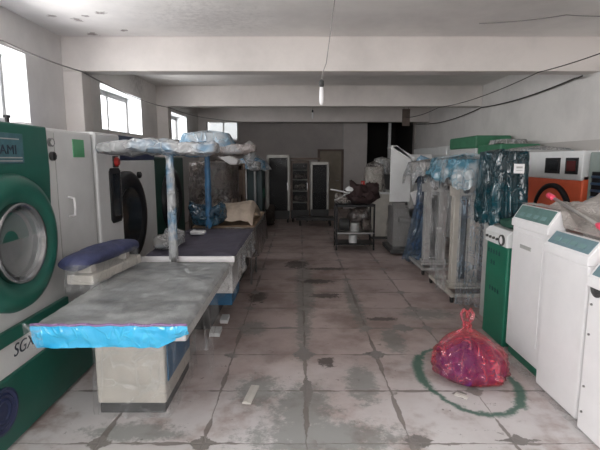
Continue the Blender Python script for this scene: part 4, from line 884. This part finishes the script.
obj('bag_base', B().surf(60, 2, lambda u, v: Vector((BX-0.01 + 0.285*0.72*math.cos(2*PI*u)*v, BY + 0.25*0.72*math.sin(2*PI*u)*v, 0.008)), close=True), f_bag, t)
obj('contents', B().surf(60, 30, lambda u, v: bagfn(0.9, 3)(u, v*0.74) if v < 0.97 else Vector((BX-0.03, BY, 0.27)), close=True), purplecloth, t, smooth=True)
kx, ky, kz = BX-0.06, BY, 0.39
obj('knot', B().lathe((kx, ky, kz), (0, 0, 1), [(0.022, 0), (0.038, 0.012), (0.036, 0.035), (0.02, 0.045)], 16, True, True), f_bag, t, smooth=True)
for s_ in (-1, 1):
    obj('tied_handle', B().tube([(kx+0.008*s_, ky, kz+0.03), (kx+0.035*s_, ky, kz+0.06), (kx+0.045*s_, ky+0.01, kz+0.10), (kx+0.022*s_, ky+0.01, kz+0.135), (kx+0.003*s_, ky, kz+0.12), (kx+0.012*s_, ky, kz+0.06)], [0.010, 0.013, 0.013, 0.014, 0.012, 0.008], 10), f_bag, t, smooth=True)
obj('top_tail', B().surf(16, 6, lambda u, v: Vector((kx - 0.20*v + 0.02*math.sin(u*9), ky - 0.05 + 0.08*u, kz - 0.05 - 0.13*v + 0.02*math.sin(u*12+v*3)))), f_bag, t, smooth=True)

# ------------------------------------------------------------------ bits on the floor
def chip(x, y, sx, sy, rz, label, h=0.012):
    t = tag(obj('broken_tile_strip', B().box(-sx/2, sx/2, -sy/2, sy/2, 0.0, h).box(-sx/2+0.01, sx/2-0.03, -sy/2+0.006, sy/2-0.006, h, h+0.004), debris, None, 0.002, local=True), label, 'tile piece')
    t.location = (x, y, 0.001); t.rotation_euler = (0, 0, rz)
chip(-0.34, 2.93, 0.06, 0.24, -0.15, 'narrow pale tile strip lying on the dusty floor near the table pedestal')
chip(1.12, 2.92, 0.05, 0.09, 0.9, 'small grey tile piece inside the green paint ring', 0.006)
# ------------------------------------------------------------------ ceiling lamps and cables
def cable(name, pts, r, m, label):
    # smooth sag between given points
    out = []
    for i in range(len(pts)-1):
        a, b_ = Vector(pts[i]), Vector(pts[i+1]); L = (b_-a).length
        for k in range(10):
            f = k/10; p = a.lerp(b_, f); p.z -= 0.018*L*4*f*(1-f); out.append(p)
    out.append(Vector(pts[-1]))
    return tag(obj(name, B().tube(out, r, 6), m, None, smooth=True), label, 'cable')
def bulb_lamp(x, y, zc, zb, label, lit):
    t = thing('bulb_lamp', label, 'lamp', (x, y, zb))
    obj('cord', B().tube([(x+0.13, y, zc), (x+0.10, y, zc-0.25), (x+0.04, y, zb+0.28), (x+0.01, y, zb+0.20), (x, y, zb+0.14)], 0.004, 6), wire_l, t)
    obj('lamp_holder', B().lathe((x, y, zb+0.08), (0, 0, 1), [(0.016, 0), (0.022, 0.02), (0.020, 0.05), (0.008, 0.065)], 16, True, True), dgrey, t, smooth=True)
    obj('bulb', B().lathe((x, y, zb-0.07), (0, 0, 1), [(0.001, 0), (0.012, 0.004), (0.019, 0.03), (0.019, 0.11), (0.015, 0.145), (0.014, 0.155)], 20), white_b, t, smooth=True)
    return t
bulb_lamp(0.185, 4.0, 3.15, 2.16, 'white bulb hanging on a long cord from the near ceiling bay', False)
bulb_lamp(0.30, 11.0, 3.15, 2.66, 'small far bulb hanging just under the third beam', False)
cable('electric_cable', [(-2.98, 3.2, 2.76), (-2.98, 4.72, 2.80), (-2.74, 5.86, 2.72), (-2.73, 9.62, 2.70), (-2.2, 11.5, 2.64), (-0.5, 13.4, 2.70)], 0.009, wire_l, 'pale dusty cable strung along the window wall from pilaster to pilaster')
cable('electric_cable', [(3.66, 6.05, 2.70), (3.74, 6.35, 2.72), (3.77, 9.6, 2.70), (3.74, 13.4, 2.66), (2.86, 13.0, 2.66)], 0.011, wire_m, 'thick black cable running along the right wall under the beam')
cable('electric_cable', [(3.25, 4.4, 2.78), (2.98, 5.85, 2.705), (2.88, 9.6, 2.70), (2.76, 11.97, 2.71)], 0.006, wire_m, 'thin dark wire crossing from the near right wall to the hanging board')
cable('electric_cable', [(3.74, 4.95, 3.12), (2.8, 5.0, 3.13), (2.0, 5.3, 3.13)], 0.005, wire_l, 'short grey wire tacked to the ceiling near the right wall')
t = thing('hanging_board', 'small square dark board hanging below the third beam', 'board', (2.76, 12.0, 2.5))
obj('panel', B().box(2.66, 2.86, 11.99, 12.01, 2.50, 2.93), rust, t, 0.003)
obj('hanger_wire', B().cyl((2.70, 12.0, 2.93), (2.70, 12.0, 3.15), 0.004, 6).cyl((2.82, 12.0, 2.93), (2.82, 12.0, 3.15), 0.004, 6), wire_m, t)
